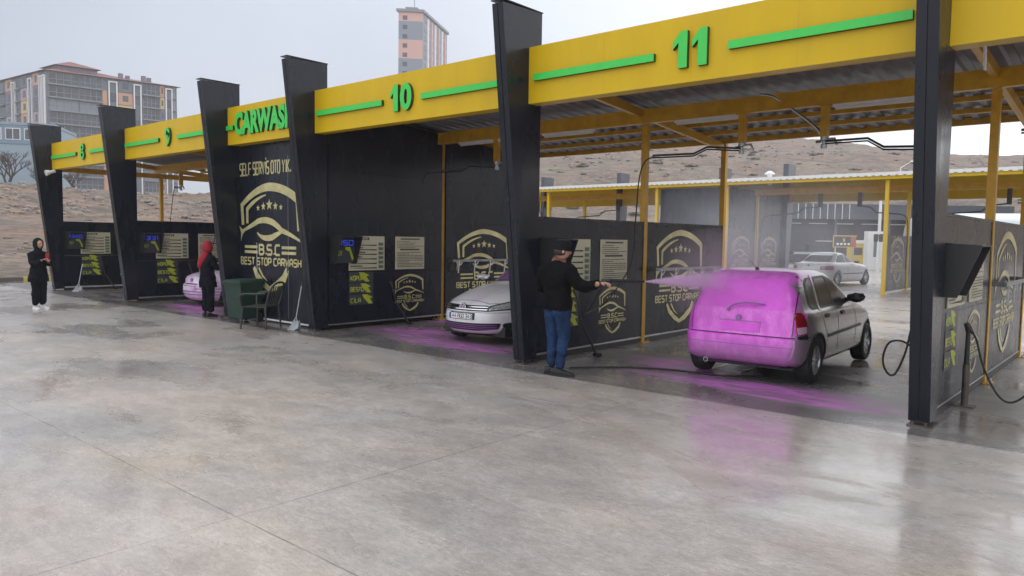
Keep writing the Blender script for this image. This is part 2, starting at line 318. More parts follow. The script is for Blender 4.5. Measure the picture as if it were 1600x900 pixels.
class MB:
    def __init__(s, off=(0, 0, 0)): s.v = []; s.f = []; s.m = []; s.mats = []; s.off = Vector(off); s.sm = []
    def mi(s, m):
        if m not in s.mats: s.mats.append(m)
        return s.mats.index(m)
    def add(s, vs, fs, m, smooth=False):
        b = len(s.v); s.v += [Vector(v) - s.off for v in vs]; s.f += [[b + i for i in f] for f in fs]
        s.m += [s.mi(m)] * len(fs); s.sm += [smooth] * len(fs)
    def box(s, x0, x1, y0, y1, z0, z1, m, bev=0):
        if x0 > x1: x0, x1 = x1, x0
        if y0 > y1: y0, y1 = y1, y0
        if z0 > z1: z0, z1 = z1, z0
        vs = [(x, y, z) for x in (x0, x1) for y in (y0, y1) for z in (z0, z1)]
        s.add(vs, [(0, 1, 3, 2), (4, 6, 7, 5), (0, 4, 5, 1), (2, 3, 7, 6), (0, 2, 6, 4), (1, 5, 7, 3)], m)
    def hexa(s, p, m):   # 8 points: bottom 4 (ccw), top 4
        s.add(p, [(3, 2, 1, 0), (4, 5, 6, 7), (0, 1, 5, 4), (1, 2, 6, 5), (2, 3, 7, 6), (3, 0, 4, 7)], m)
    def bar(s, a, b, wd, ht, m, up=(0, 0, 1)):
        a = Vector(a); b = Vector(b); d = (b - a).normalized(); u = Vector(up); sd = d.cross(u)
        if sd.length < 1e-4: sd = d.cross(Vector((0, 1, 0)))
        sd.normalize(); u = sd.cross(d)
        q = [a + sd * i * wd / 2 + u * j * ht / 2 for i, j in ((-1, -1), (1, -1), (1, 1), (-1, 1))]
        s.hexa(q + [p + (b - a) for p in q], m)
    def tube(s, pts, r, m, n=10, closed=False):
        pts = [Vector(p) for p in pts]; rs = r if isinstance(r, (list, tuple)) else [r] * len(pts)
        vs = []; fs = []; prev = None
        for i, p in enumerate(pts):
            d = (pts[min(i + 1, len(pts) - 1)] - pts[max(i - 1, 0)]).normalized()
            if prev is None:
                u = d.cross(Vector((0, 0, 1)));
                if u.length < 0.05: u = d.cross(Vector((0, 1, 0)))
                u.normalize()
            else:
                u = (prev - d * prev.dot(d)).normalized()
            prev = u; w_ = d.cross(u)
            vs += [p + (u * math.cos(2 * math.pi * k / n) + w_ * math.sin(2 * math.pi * k / n)) * rs[i] for k in range(n)]
        for i in range(len(pts) - 1):
            for k in range(n):
                fs.append((i * n + k, i * n + (k + 1) % n, (i + 1) * n + (k + 1) % n, (i + 1) * n + k))
        fs.append(tuple(range(n))[::-1]); fs.append(tuple(range((len(pts) - 1) * n, len(pts) * n)))
        s.add(vs, fs, m, True)
    def lathe(s, prof, c, axis, m, n=28):   # prof: (r, h) along axis
        c = Vector(c); ax = Vector(axis).normalized(); u = ax.cross(Vector((0, 0, 1)));
        if u.length < 0.05: u = ax.cross(Vector((0, 1, 0)))
        u.normalize(); w_ = ax.cross(u); vs = []; fs = []
        for r, h in prof: vs += [c + ax * h + (u * math.cos(2 * math.pi * k / n) + w_ * math.sin(2 * math.pi * k / n)) * r for k in range(n)]
        for i in range(len(prof) - 1):
            for k in range(n): fs.append((i * n + k, i * n + (k + 1) % n, (i + 1) * n + (k + 1) % n, (i + 1) * n + k))
        s.add(vs, fs, m, True)
    def prism(s, poly, vec, m, mside=None):
        vec = Vector(vec); n = len(poly); vs = [Vector(p) for p in poly]; vs += [v + vec for v in vs]
        s.add(vs, [tuple(range(n))[::-1], tuple(range(n, 2 * n))], m)
        s.add(vs, [(i, (i + 1) % n, (i + 1) % n + n, i + n) for i in range(n)], mside or m)
    def build(s, name, parent=None, sharp=35, kind=None):
        me = bpy.data.meshes.new(name); me.from_pydata([tuple(v) for v in s.v], [], s.f)
        for m in s.mats: me.materials.append(M[m])
        me.polygons.foreach_set('material_index', s.m); me.polygons.foreach_set('use_smooth', s.sm)
        me.validate()
        bm = bmesh.new(); bm.from_mesh(me); bmesh.ops.recalc_face_normals(bm, faces=bm.faces); bm.to_mesh(me); bm.free()
        if any(s.sm): me.set_sharp_from_angle(angle=R(sharp))
        o = bpy.data.objects.new(name, me); C.objects.link(o)
        if parent: o.parent = parent
        else: o.location = s.off
        if kind: o['kind'] = kind
        return o
def bevel(o, wd=0.01, seg=2):
    bm = bmesh.new(); bm.from_mesh(o.data)
    bmesh.ops.bevel(bm, geom=[e for e in bm.edges if e.is_manifold and e.calc_face_angle(0) > 0.6], offset=wd, segments=seg, affect='EDGES', profile=0.6)
    bm.to_mesh(o.data); bm.free(); return o

# decals: everything in (u, v) on a plane given by origin, udir, vdir, normal
class Decal:
    def __init__(s, o, u, v, base=0.004): s.o = Vector(o); s.u = Vector(u); s.v = Vector(v); s.n = s.u.cross(s.v).normalized(); s.mb = MB(); s.h = base
    def pt(s, a, b, h): return s.o + s.u * a + s.v * b + s.n * h
    def quad(s, pts, m):
        s.h += 0.00012; k = len(pts); s.mb.add([s.pt(a, b, s.h) for a, b in pts], [tuple(range(k))], m)
    def rect(s, a0, b0, a1, b1, m): s.quad([(a0, b0), (a1, b0), (a1, b1), (a0, b1)], m)
    def stroke(s, pts, wd, m):
        s.h += 0.00012; n = len(pts); ws = wd if isinstance(wd, (list, tuple)) else [wd] * n; L_ = []; R_ = []
        for i in range(n):
            a = Vector(pts[max(i - 1, 0)]); b = Vector(pts[min(i + 1, n - 1)]); p = Vector(pts[i])
            if 0 < i < n - 1:
                d1 = (p - a).normalized(); d2 = (b - p).normalized(); n1 = Vector((-d1.y, d1.x)); n2 = Vector((-d2.y, d2.x)); nn = (n1 + n2)
                if nn.length < 1e-3: nn = n1.copy()
                nn.normalize(); k = min(1.8, 1 / max(0.3, nn.dot(n1)))
            else:
                d = (b - a).normalized(); nn = Vector((-d.y, d.x)); k = 1
            L_.append(p + nn * ws[i] / 2 * k); R_.append(p - nn * ws[i] / 2 * k)
        vs = [s.pt(q.x, q.y, s.h) for q in L_] + [s.pt(q.x, q.y, s.h) for q in R_]
        s.mb.add(vs, [(i, n + i, n + i + 1, i + 1) for i in range(n - 1)], m)
    def build(s, name, parent): 
        for v in s.mb.v: pass
        return s.mb.build(name, parent)

FONT = {  # squarish stroke letters on a 4 x 6 grid
 'A': [[(0, 0), (0, 4.5), (1.2, 6), (2.8, 6), (4, 4.5), (4, 0)], [(0.4, 2.4), (3.6, 2.4)]], 'B': [[(0, 0), (3, 0), (4, .9), (4, 2.2), (3.2, 3.1), (3.8, 4), (3.8, 5.2), (3, 6), (0, 6), (0, 0)], [(.4, 3.1), (3.2, 3.1)]],
 'C': [[(4, 6), (.8, 6), (0, 5), (0, 1), (.8, 0), (4, 0)]], 'D': [[(0, 0), (0, 6), (3, 6), (4, 5), (4, 1), (3, 0), (0, 0)]], 'E': [[(4, 6), (0, 6), (0, 0), (4, 0)], [(.4, 3), (3.6, 3)]],
 'F': [[(4, 6), (0, 6), (0, 0)], [(.4, 3), (3.4, 3)]], 'G': [[(4, 6), (0, 6), (0, 0), (4, 0), (4, 3), (2, 3)]], 'H': [[(0, 0), (0, 6)], [(4, 0), (4, 6)], [(.4, 3), (3.6, 3)]], 'I': [[(2, 0), (2, 6)]],
 'İ': [[(2, 0), (2, 6)], [(2, 7), (2, 8)]], 'K': [[(0, 0), (0, 6)], [(4, 6), (.6, 3), (4, 0)]], 'L': [[(0, 6), (0, 0), (3.8, 0)]], 'M': [[(0, 0), (0, 6), (2, 3), (4, 6), (4, 0)]], 'N': [[(0, 0), (0, 6), (4, 0), (4, 6)]],
 'O': [[(2, 0), (.8, 0), (0, 1), (0, 5), (.8, 6), (3.2, 6), (4, 5), (4, 1), (3.2, 0), (2, 0)]], 'Ö': [[(2, 0), (.8, 0), (0, 1), (0, 5), (.8, 6), (3.2, 6), (4, 5), (4, 1), (3.2, 0), (2, 0)], [(1, 7), (1, 7.8)], [(3, 7), (3, 7.8)]],
 'P': [[(0, 0), (0, 6), (3.4, 6), (4, 5.2), (4, 3.4), (3.4, 2.6), (.4, 2.6)]], 'R': [[(0, 0), (0, 6), (3.4, 6), (4, 5.2), (4, 3.6), (3.4, 2.9), (.4, 2.9)], [(2, 2.9), (4, 0)]],
 'S': [[(4, 6), (.7, 6), (0, 5.3), (0, 3.7), (.7, 3), (3.3, 3), (4, 2.3), (4, .7), (3.3, 0), (0, 0)]], 'T': [[(0, 6), (4, 6)], [(2, 5.6), (2, 0)]], 'U': [[(0, 6), (0, 1), (.8, 0), (3.2, 0), (4, 1), (4, 6)]],
 'Ü': [[(0, 6), (0, 1), (.8, 0), (3.2, 0), (4, 1), (4, 6)], [(1, 7), (1, 7.8)], [(3, 7), (3, 7.8)]], 'V': [[(0, 6), (2, 0), (4, 6)]], 'W': [[(0, 6), (.8, 0), (2, 4), (3.2, 0), (4, 6)]], 'Y': [[(0, 6), (2, 3), (4, 6)], [(2, 3), (2, 0)]],
 'Z': [[(0, 6), (4, 6), (0, 0), (4, 0)]], '.': [[(1.5, 0), (1.5, 1.1)]], '4': [[(3, 0), (3, 6), (0, 2), (4, 2)]], '0': [[(0, 0), (0, 6), (4, 6), (4, 0), (0, 0)]], '6': [[(4, 6), (0, 6), (0, 0), (4, 0), (4, 3), (.4, 3)]],
 '3': [[(0, 6), (4, 6), (4, 0), (0, 0)], [(1, 3), (3.6, 3)]], '1': [[(1, 5), (2, 6), (2, 0)]], '5': [[(4, 6), (0, 6), (0, 3), (4, 3), (4, 0), (0, 0)]], '8': [[(0, 0), (0, 6), (4, 6), (4, 0), (0, 0)], [(.4, 3), (3.6, 3)]], '7': [[(0, 6), (4, 6), (1.5, 0)]], 'X': [[(0, 0), (4, 6)], [(0, 6), (4, 0)]],
}
def write(dc, txt, u0, u1, v0, v1, m, wt=0.17, gap=1.6):
    adv = []; x = 0
    for ch in txt:
        wch = {' ': 2.4, '.': 1.6, 'I': 2.2, 'İ': 2.2, '1': 3}.get(ch, 4.0 + gap); adv.append(x); x += wch
    tot = x - gap; sx = (u1 - u0) / tot; sy = (v1 - v0) / 6
    for ch, a in zip(txt, adv):
        for st in FONT.get(ch, []):
            sh = -0.9 if ch in 'Iİ.1' else 0
            dc.stroke([(u0 + (a + p[0] + sh) * sx, v0 + p[1] * sy) for p in st], min((v1 - v0) * wt, sx * 1.6), m)

def arc(p0, p1, p2, n=10):
    p0, p1, p2 = map(Vector, (p0, p1, p2)); return [tuple(p0 * (1 - t) ** 2 + p1 * 2 * t * (1 - t) + p2 * t * t) for t in [i / n for i in range(n + 1)]]
def emblem(dc, cu, cv, k, m, text=True, thick=1.0):
    """shield with five stars, a swoosh outline of a car, the initials and the name; k = half width"""
    S = lambda pts: [(cu + a * k, cv + b * k) for a, b in pts]
    t = k * thick
    outer = [(-.96, .19), (-1, .58)] + arc((-1, .58), (-.50, .89), (-.03, .91), 9)[1:] + arc((-.03, .91), (.52, .90), (.96, .64), 9)[1:] + [(.99, .07)]
    nO = len(outer); W_ = [.10, .10] + [.10 + .06 * i / 9 for i in range(1, 10)] + [.16] * 8 + [.15, .10]
    dc.stroke(S(outer), [t * W_[min(i, len(W_) - 1)] for i in range(nO)], m)
    inner = [(-.80, .22), (-.80, .50)] + arc((-.80, .50), (-.5, .70), (-.12, .76), 7)[1:]
    dc.stroke(S(inner), [t * .085] * 3 + [t * .08 * (1 - i / 7) + .003 for i in range(len(inner) - 3)], m)
    for i, (a, r) in enumerate(((-.40, .065), (-.21, .085), (0, .115), (.21, .085), (.40, .065))):
        b = .57 - abs(a) * .14
        pts = [(cu + (a + rr * math.sin(q)) * k, cv + (b + rr * math.cos(q)) * k) for j in range(10) for q in [j * math.pi / 5] for rr in [r if j % 2 == 0 else r * .42]]
        dc.h += .0001; vs = [dc.pt(cu + a * k, cv + b * k, dc.h)] + [dc.pt(p[0], p[1], dc.h) for p in pts]
        dc.mb.add(vs, [(0, 1 + j, 1 + (j + 1) % 10) for j in range(10)], m)
    body = arc((-1.03, .06), (-.72, .14), (-.40, .26), 6) + arc((-.40, .26), (.05, .34), (.42, .08), 9)[1:] + arc((.42, .08), (.70, .02), (1.06, -.12), 6)[1:]
    nb = len(body); dc.stroke(S(body), [t * (.035 + .085 * math.sin(math.pi * (i + .6) / nb)) for i in range(nb)], m)
    dc.quad(S([(-1.10, .17), (-.98, .10), (-.84, .10), (-.98, .0), (-1.05, -.15), (-1.04, .03)]), m)
    low = arc((-.44, .04), (-.25, -.11), (.10, -.05), 6) + arc((.10, -.05), (.28, .02), (.46, .06), 5)[1:]
    nl = len(low); dc.stroke(S(low), [t * (.02 + .095 * math.sin(math.pi * (i + .3) / nl)) for i in range(nl)], m)
    for s_ in (-1, 1):
        for b in (-.24, -.34): dc.stroke(S([(s_ * .90, b), (s_ * .42, b)]), t * .055, m)
    if text:
        write(dc, 'B.S.C', cu - .36 * k, cu + .36 * k, cv - .38 * k, cv - .20 * k, m, .25)
        write(dc, 'BEST STOP CARWASH', cu - 1.04 * k, cu + 1.06 * k, cv - .585 * k, cv - .455 * k, m, .24)
    dc.stroke(S([(-.56, -.64), (-.44, -.80), (-.22, -.95), (.01, -1.05)]), [t * .09, t * .13, t * .13, t * .10], m)
    dc.stroke(S([(-.38, -.64), (-.24, -.80), (-.08, -.885)]), [t * .06, t * .05, t * .01], m)
    dc.stroke(S([(.62, -.64), (.50, -.82), (.24, -.97), (-.01, -1.05)]), [t * .12, t * .16, t * .16, t * .10], m)

def numeral_mesh(txt, H, depth):
    mb = MB(); hw = H * .60; t = H * .27; n = 30
    def ring(cx, cy, rx, ry, t, a0=0, a1=360):
        k = max(6, int(n * (a1 - a0) / 360)); vs = []; fs = []; full = a1 - a0 >= 360
        for z in (depth / 2, -depth / 2):
            for i in range(k + (0 if full else 1)):
                a = R(a0 + (a1 - a0) * i / k)
                for f in (0, t): vs.append((cx + (rx - f) * math.cos(a), cy + (ry - f) * math.sin(a), z))
        m_ = k if full else k + 1; o_ = 2 * m_
        for i in range(k):
            j = (i + 1) % m_; a_, b_, c_, d_ = 2 * i, 2 * j, 2 * j + 1, 2 * i + 1
            mb.add(vs, [(a_, b_, c_, d_)], 'green_face') if False else None
            fs.append((a_, b_, c_, d_)); fs.append((o_ + d_, o_ + c_, o_ + b_, o_ + a_)); fs.append((a_, o_ + a_, o_ + b_, b_)); fs.append((d_, c_, o_ + c_, o_ + d_))
        if not full: fs.append((0, 1, o_ + 1, o_)); e = 2 * (m_ - 1); fs.append((e, o_ + e, o_ + e + 1, e + 1))
        mb.add(vs, fs, 'green_face')
    wd = {'1': hw * .74}; tot = sum(wd.get(c, hw) for c in txt) + .09 * H * (len(txt) - 1) * 1.6; x = -tot / 2
    for c in txt:
        w_ = wd.get(c, hw)
        if c == '1':
            P = [(w_ - t, -H / 2), (w_, -H / 2), (w_, H / 2), (w_ - t * .75, H / 2), (0, H * .22), (0, H * .02), (w_ - t, H * .20)]
            mb.prism([(x + a, b, -depth / 2) for a, b in P], (0, 0, depth), 'green_face')
        elif c == '0': ring(x + w_ / 2, 0, w_ / 2 * 1.08, H / 2 * 1.02, t * .85)
        elif c == '8': ring(x + w_ / 2, H * .245, w_ * .47, H * .265, t * .62); ring(x + w_ / 2, -H * .225, w_ * .53, H * .29, t * .62)
        elif c == '9': ring(x + w_ / 2, H * .20, w_ / 2, H * .31, t * .66); ring(x + w_ * .30, H * .10, w_ * .70, H * .60, t * .70, -88, 12)
        x += w_ + .09 * H * 1.6
    me = bpy.data.meshes.new('number'); me.from_pydata([tuple(v) for v in mb.v], [], mb.f); me.materials.append(M['green_face']); me.materials.append(M['letter_side'])
    bm = bmesh.new(); bm.from_mesh(me); bmesh.ops.recalc_face_normals(bm, faces=bm.faces); bm.to_mesh(me); bm.free()
    for p in me.polygons: p.material_index = 0 if abs(p.normal.z) > .9 else 1
    return me
def bfont_mesh(txt, size, depth, bold=0.0, mats=('green_face', 'letter_side')):
    cu = bpy.data.curves.new('t', 'FONT'); cu.body = txt; cu.size = size; cu.extrude = depth / 2; cu.offset = bold; cu.align_x = 'CENTER'; cu.align_y = 'CENTER'; cu.resolution_u = 4
    o = bpy.data.objects.new('t', cu); C.objects.link(o); dg = bpy.context.evaluated_depsgraph_get()
    me = bpy.data.meshes.new_from_object(o.evaluated_get(dg)); bpy.data.objects.remove(o); bpy.data.curves.remove(cu)
    me.materials.clear()
    for m in mats: me.materials.append(M[m])
    for p in me.polygons: p.material_index = 0 if p.normal.z > 0.9 else 1; p.use_smooth = False
    return me

# ------------------------------------------------------------------ terrain and paving
def smooth(a, b, x):
    t = max(0, min(1, (x - a) / (b - a))); return t * t * (3 - 2 * t)
def lerp_tab(tab, x):
    if x <= tab[0][0]: return tab[0][1]
    for (a, va), (b, vb) in zip(tab, tab[1:]):
        if x <= b: return va + (vb - va) * (x - a) / (b - a)
    return tab[-1][1]
def hz(x, y):
    d = -30.6 - x
    hl = lerp_tab([(0, -.03), (1, .15), (8, 1.0), (13, 1.15), (40, 2.6), (48, 3.5), (64, 6.6), (74, 7.0), (200, 8), (600, 10)], d) if d > 0 else -.03
    if d > 0:
        if 11 < d < 42: hl += .15 * noise.noise(Vector((x * .05, y * .05, 0)))
        hl += smooth(1, 6, d) * (.25 if d < 12 or d > 44 else .08) * noise.noise(Vector((x * .5, y * .5, 2)))
        hl += smooth(44, 56, d) * .7 * noise.noise(Vector((x * .09, y * .09, 5)))
    az = math.degrees(math.atan2(x, y)); r = math.hypot(x, y)
    top = lerp_tab([(-95, 0), (-78, 0), (-66, 2.2), (-58, 4.6), (-50, 6.6), (-41, 7.85), (-32, 7.8), (-22, 7.45), (-17, 7.15), (-13, 6.4), (-10.5, 5.75), (-7, 5.5), (5, 5.2), (40, 4), (90, 1.5), (110, 0)], az)
    e = lerp_tab([(-60, 280), (-20, 300), (-12, 240), (0, 260)], az)
    zt = 1.75 + e * math.tan(R(top)) if top > 0.01 else 0
    s = max(0, min(1, (r - 88) / (e - 88))); hb = zt * (s ** 0.85) - .03 if y > 0 and top > 0.01 else -.03
    if r > e: hb = max(-.03, zt - (r - e) * 0.04)
    if hb > 0.3:
        hb += min(1, hb / 6) * (2.2 * noise.noise(Vector((x * .02, y * .02, 1))) + .9 * noise.noise(Vector((x * .07, y * .07, 3))) + .35 * noise.noise(Vector((x * .25, y * .25, 4))))
    return max(hl, hb, -.03)
def make_terrain():
    vs = [(0, 0, -.03)]; fs = []; rs = []
    r = 6.0
    while r < 900: rs.append(r); r *= 1.022 if 30 < r < 330 else 1.06
    n = 560; angs = []
    a = -180.0
    while a < 180: angs.append(a); a += 0.22 if -80 < a < 2 else 2.0
    n = len(angs)
    for r in rs:
        for a in angs:
            x = r * math.sin(R(a)); y = r * math.cos(R(a)); vs.append((x, y, hz(x, y)))
    for k in range(n): fs.append((0, 1 + (k + 1) % n, 1 + k))
    for i in range(len(rs) - 1):
        for k in range(n):
            fs.append((1 + i * n + k, 1 + i * n + (k + 1) % n, 1 + (i + 1) * n + (k + 1) % n, 1 + (i + 1) * n + k))
    mb = MB(); mb.add(vs, fs, 'soil', True); o = mb.build('ground', sharp=180); o['kind'] = 'structure'
make_terrain()
mb = MB(); mb.box(-30.5, 60, -60, 7.598, -.20, 0, 'concrete'); mb.box(-30.5, 60, 14.9, 86, -.20, 0, 'concrete'); mb.build('pavement', kind='structure')
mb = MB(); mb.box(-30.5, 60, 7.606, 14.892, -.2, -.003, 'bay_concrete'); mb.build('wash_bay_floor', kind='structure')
# kerb of alternating painted blocks
mb = MB(); y = -59.5; i = 0
while y < 86:
    mb.box(-30.62, -30.44, y, y + 1.94, -.2, .14, 'kerb_yellow' if i % 2 else 'kerb_dark'); y += 1.95; i += 1
o = mb.build('kerb', kind='structure')

# loose stones on the banks
def ico(r, seed, sub=1):
    bm = bmesh.new(); bmesh.ops.create_icosphere(bm, subdivisions=sub, radius=1); rnd = random.Random(seed)
    sc = Vector((rnd.uniform(.7, 1.3), rnd.uniform(.7, 1.3), rnd.uniform(.45, .8)))
    vs = [Vector((v.co.x * sc.x, v.co.y * sc.y, v.co.z * sc.z)) * r * (1 + .35 * noise.noise(v.co * 1.7 + Vector((seed, 0, 0)))) for v in bm.verts]; fs = [[v.index for v in f.verts] for f in bm.faces]; bm.free(); return vs, fs
mb = MB(); rnd = random.Random(3)
protos = [ico(1, k) for k in range(12)]
for i in range(1500):
    if i < 900: x = -30.6 - rnd.choice([rnd.uniform(1.5, 12), rnd.uniform(45, 70), rnd.uniform(45, 68)]); y = rnd.uniform(2, 75) ; r = rnd.uniform(.05, .16) if x > -45 else rnd.uniform(.12, .5)
    else:
        a = R(rnd.uniform(-50, 5)); q = rnd.uniform(95, 230); x = q * math.sin(a); y = q * math.cos(a); r = rnd.uniform(.15, .7)
    z = hz(x, y); vs, fs = protos[i % 12]; mb.add([v * r + Vector((x, y, z + r * .12)) for v in vs], fs, 'rock')
tag(mb.build('rocks', kind='stuff'), 'pale loose stones scattered over the brown earth banks', 'rocks')

# ------------------------------------------------------------------ front canopy (bays 8 - 12)
PX = {8: -25.0, 9: -19.84, 'L': -14.77, 10: -11.69, 11: -6.69, 12: -1.62, 13: 3.45}     # right faces of the pillars
PT = 0.19                                                                                # pillar thickness
zp = lambda y: 3.95 - 0.08 * (y - 11.1)                                                  # underside of the purlins
XL, XR = -25.19, 3.45
root = thing('car_wash_canopy', 'long yellow and black car wash canopy with numbered bays 8 to 11', 'canopy', (-11, 8, 0)); OFF = (-11, 8, 0)
def stuff(fn, name, parent=root, off=OFF, sharp=35):
    mb = MB(off); fn(mb); return mb.build(name, parent, sharp)
# corrugated roof sheet: ribs run front to back
def roofsheet(mb, x0, x1, ya, yb, zf, m, pitch=.25, h=.035, t=.004):
    xs = []; x = x0
    while x < x1: xs += [(x, 0), (x + pitch * .30, 0), (x + pitch * .42, h), (x + pitch * .80, h), (x + pitch * .92, 0)]; x += pitch
    vs = []; n = len(xs)
    for y in (ya, yb): vs += [(a, y, zf(y) + b) for a, b in xs]
    for y in (ya, yb): vs += [(a, y, zf(y) + b + t) for a, b in xs]
    fs = [(i, i + 1, n + i + 1, n + i) for i in range(n - 1)] + [(2 * n + i, 3 * n + i, 3 * n + i + 1, 2 * n + i + 1) for i in range(n - 1)]
    mb.add(vs, fs, m)
stuff(lambda mb: roofsheet(mb, XL, XR, 8.06, 14.45, lambda y: zp(y) + .075, 'roof_sheet'), 'roof_sheet')
for y in (8.45, 9.3, 10.15, 11.9, 12.65, 13.4, 14.2):
    stuff(lambda mb: mb.box(XL + .02, XR, y - .035, y + .035, zp(y), zp(y) + (.073 if y < 14 else .12), 'orange_steel'), 'purlin')
stuff(lambda mb: mb.box(XL + .02, XR, 11.04, 11.16, 3.71, 3.945, 'orange_steel'), 'main_beam')
stuff(lambda mb: mb.box(XL + .02, XR, 14.16, 14.26, 3.70, 3.695 - .0, 'orange_steel'), 'rear_beam') if False else None
for k, X in PX.items():
    xc = X - PT / 2
    def raf(mb):
        a = (xc, 8.3, zp(8.3) - .07); b = (xc, 14.15, zp(14.15) - .07); mb.bar(a, b, .08, .136, 'orange_steel')
    stuff(raf, 'rafter')
    if k == 'L': continue
    for y in (11.24, 14.26):
        def post(mb):
            mb.box(xc - .05, xc + .05, y - .05, y + .05, .012, (3.71 if y < 12 else zp(14.2) - .001), 'orange_steel')
            mb.box(xc - .12, xc + .12, y - .12, y + .12, -.003, .012, 'orange_steel')
            for i in (-1, 1):
                for j in (-1, 1): mb.lathe([(.014, 0), (.014, .03), (0, .03)], (xc + i * .09, y + j * .09, .012), (0, 0, 1), 'galv', 8)
        o = stuff(post, 'post')
# pillars: leaning front edge, dark composite cladding with a seam up the middle of the front
def pillar(X):
    def f(mb):
        x0, x1 = X - PT, X; sk = []
        yb = 8.27; front = lambda z: 8.0 - .55 * (z / 4.86)
        for xa, xb in ((x0, x0 + PT * .47), (x0 + PT * .53, x1)):
            mb.prism([(xa, front(.05), .05), (xa, yb, .05), (xa, yb, 4.86), (xa, front(4.86), 4.83)], (xb - xa, 0, 0), 'pillar_panel')
        mb.prism([(x0 + .03, front(.05) + .012, .06), (x0 + .03, yb - .01, .06), (x0 + .03, yb - .01, 4.84), (x0 + .03, front(4.8) + .012, 4.82)], (PT - .06, 0, 0), 'black_plastic')
        mb.box(x0 - .008, x1 + .008, 7.43, 8.285, 4.862, 4.875, 'pillar_panel')
    return stuff(f, 'pillar')
for k, X in PX.items():
    p = pillar(X); p.data.materials
    if k == 11: p['label'] = 'dark leaning pillar between bays 10 and 11'
    def foot(mb):
        mb.box(X - PT - .01, X + .03, 7.98, 8.26, -.003, .012, 'rust_pipe')
        for i in (0, 1): mb.lathe([(.016, 0), (.016, .035), (0, .035)], (X - PT + .03 + i * .12, 8.02, .012), (0, 0, 1), 'rust_pipe', 8)
    mb = MB(OFF); foot(mb); mb.build('foot_plate', root)
# fascias
def fascia(a, b, text, word=False):
    x0, x1 = a, b - PT
    def f(mb):
        mb.box(x0 + .002, x1 - .002, 8.0, 8.055, 3.59, 4.35, 'yellow_panel')
        mb.box(x0 + .002, x1 - .002, 8.055, 8.30, 4.335, 4.35, 'yellow_panel')
        mb.box(x0 + .002, x1 - .002, 8.055, 8.20, 3.59, 3.605, 'yellow_panel')
        for i in range(1, 4):
            xs = x0 + (x1 - x0) * i / 4 if x1 - x0 > 4 else None
            if xs: mb.box(xs - .002, xs + .002, 7.9992, 8.0, 3.60, 4.34, 'orange_steel')
    fo = stuff(f, 'fascia'); xm = (x0 + x1) / 2
    if text:
        def st(mb, c, d):
            for mm, y0, y1 in (('green_face', 7.944, 7.950), ('letter_side', 7.950, 7.9985)): mb.box(c, d, y0, y1, 3.925 - .045, 3.925 + .045, mm)
        if word:
            segs = [(x0 + .03, x0 + .30), (x1 - .30, x1 - .03)]; me = bfont_mesh(text, .58, .055, .030); xs_ = [v.co.x for v in me.vertices]; wsc = 2.12 / (max(xs_) - min(xs_))
        else:
            segs = [(x0 + .12, xm - .47), (xm + .47, x1 - .12)]; me = numeral_mesh(text, .42, .055); wsc = 1.0
        for c, d in segs:
            mb = MB(OFF); st(mb, c, d); mb.build('stripe', fo)
        for v in me.vertices:
            x, y, z = v.co; v.co = Vector((xm + x * wsc, 7.971 - z, 3.96 + y)) - Vector(OFF)
        me.flip_normals() if False else None
        o = bpy.data.objects.new('letters' if word else 'number', me); C.objects.link(o); o.parent = fo
fascia(PX[8], PX[9], '8'); fascia(PX[9], PX['L'], '9'); fascia(PX['L'], PX[10], 'CARWASH', True)
fascia(PX[10], PX[11], '10'); fascia(PX[11], PX[12], '11'); fascia(PX[12], PX[13], None)
# gable edge beam
stuff(lambda mb: mb.bar((XL + .06, 8.1, zp(8.1) - .10), (XL + .06, 14.2, zp(14.2) - .0 - .04), .1, .20, 'orange_steel') if False else mb.box(XL + .02, XL + .12, 8.3, 14.2, 3.55, 3.70, 'orange_steel'), 'edge_beam')
# bulb under the left end of the fascia
mb = MB(OFF); mb.tube([(-24.9, 8.05, 3.55), (-24.9, 7.9, 3.50)], .05, 'white_trim'); mb.tube([(-24.9, 7.9, 3.50), (-24.9, 7.80, 3.47)], [.07, .09], 'white_trim'); mb.build('floodlight', root)

# tube lights fixed under the main beam
lk = 0
for X0 in (-8.9, -6.15, -3.66, -14.0 + 0.2, -11.1, -18.6, -21.8, -1.2):
    t = thing('tube_light', 'x', 'tube light', (X0, 11.1, 3.70), group='tube lights under the main beam')
    wd = 1.15; mb = MB(); mb.box(0, wd, -.045, .045, -.03, .009, 'white_trim'); mb.build('housing', t)
    mb = MB(); mb.tube([(.03, 0, -.045), (wd - .03, 0, -.045)], .02, 'tube_warm' if X0 < -15 else 'tube_white'); mb.build('tube', t)
    t['label'] = {-8.9: 'white tube light just behind the pillar between bays 10 and 11', -6.15: 'white tube light under the beam in the middle of bay 11', -3.66: 'white tube light at the right end of bay 11 beam',
                  -13.8: 'tube light inside the dark block between bays 9 and 10', -11.1: 'dim tube light under the beam of bay 10', -18.6: 'warm tube light under the beam of bay 9', -21.8: 'warm tube light under the beam of bay 8', -1.2: 'white tube light right of the rightmost black pillar'}[round(X0, 2)]
    if X0 == -13.8:
        for k in kids(t): bpy.data.objects.remove(k)
        bpy.data.objects.remove(t)

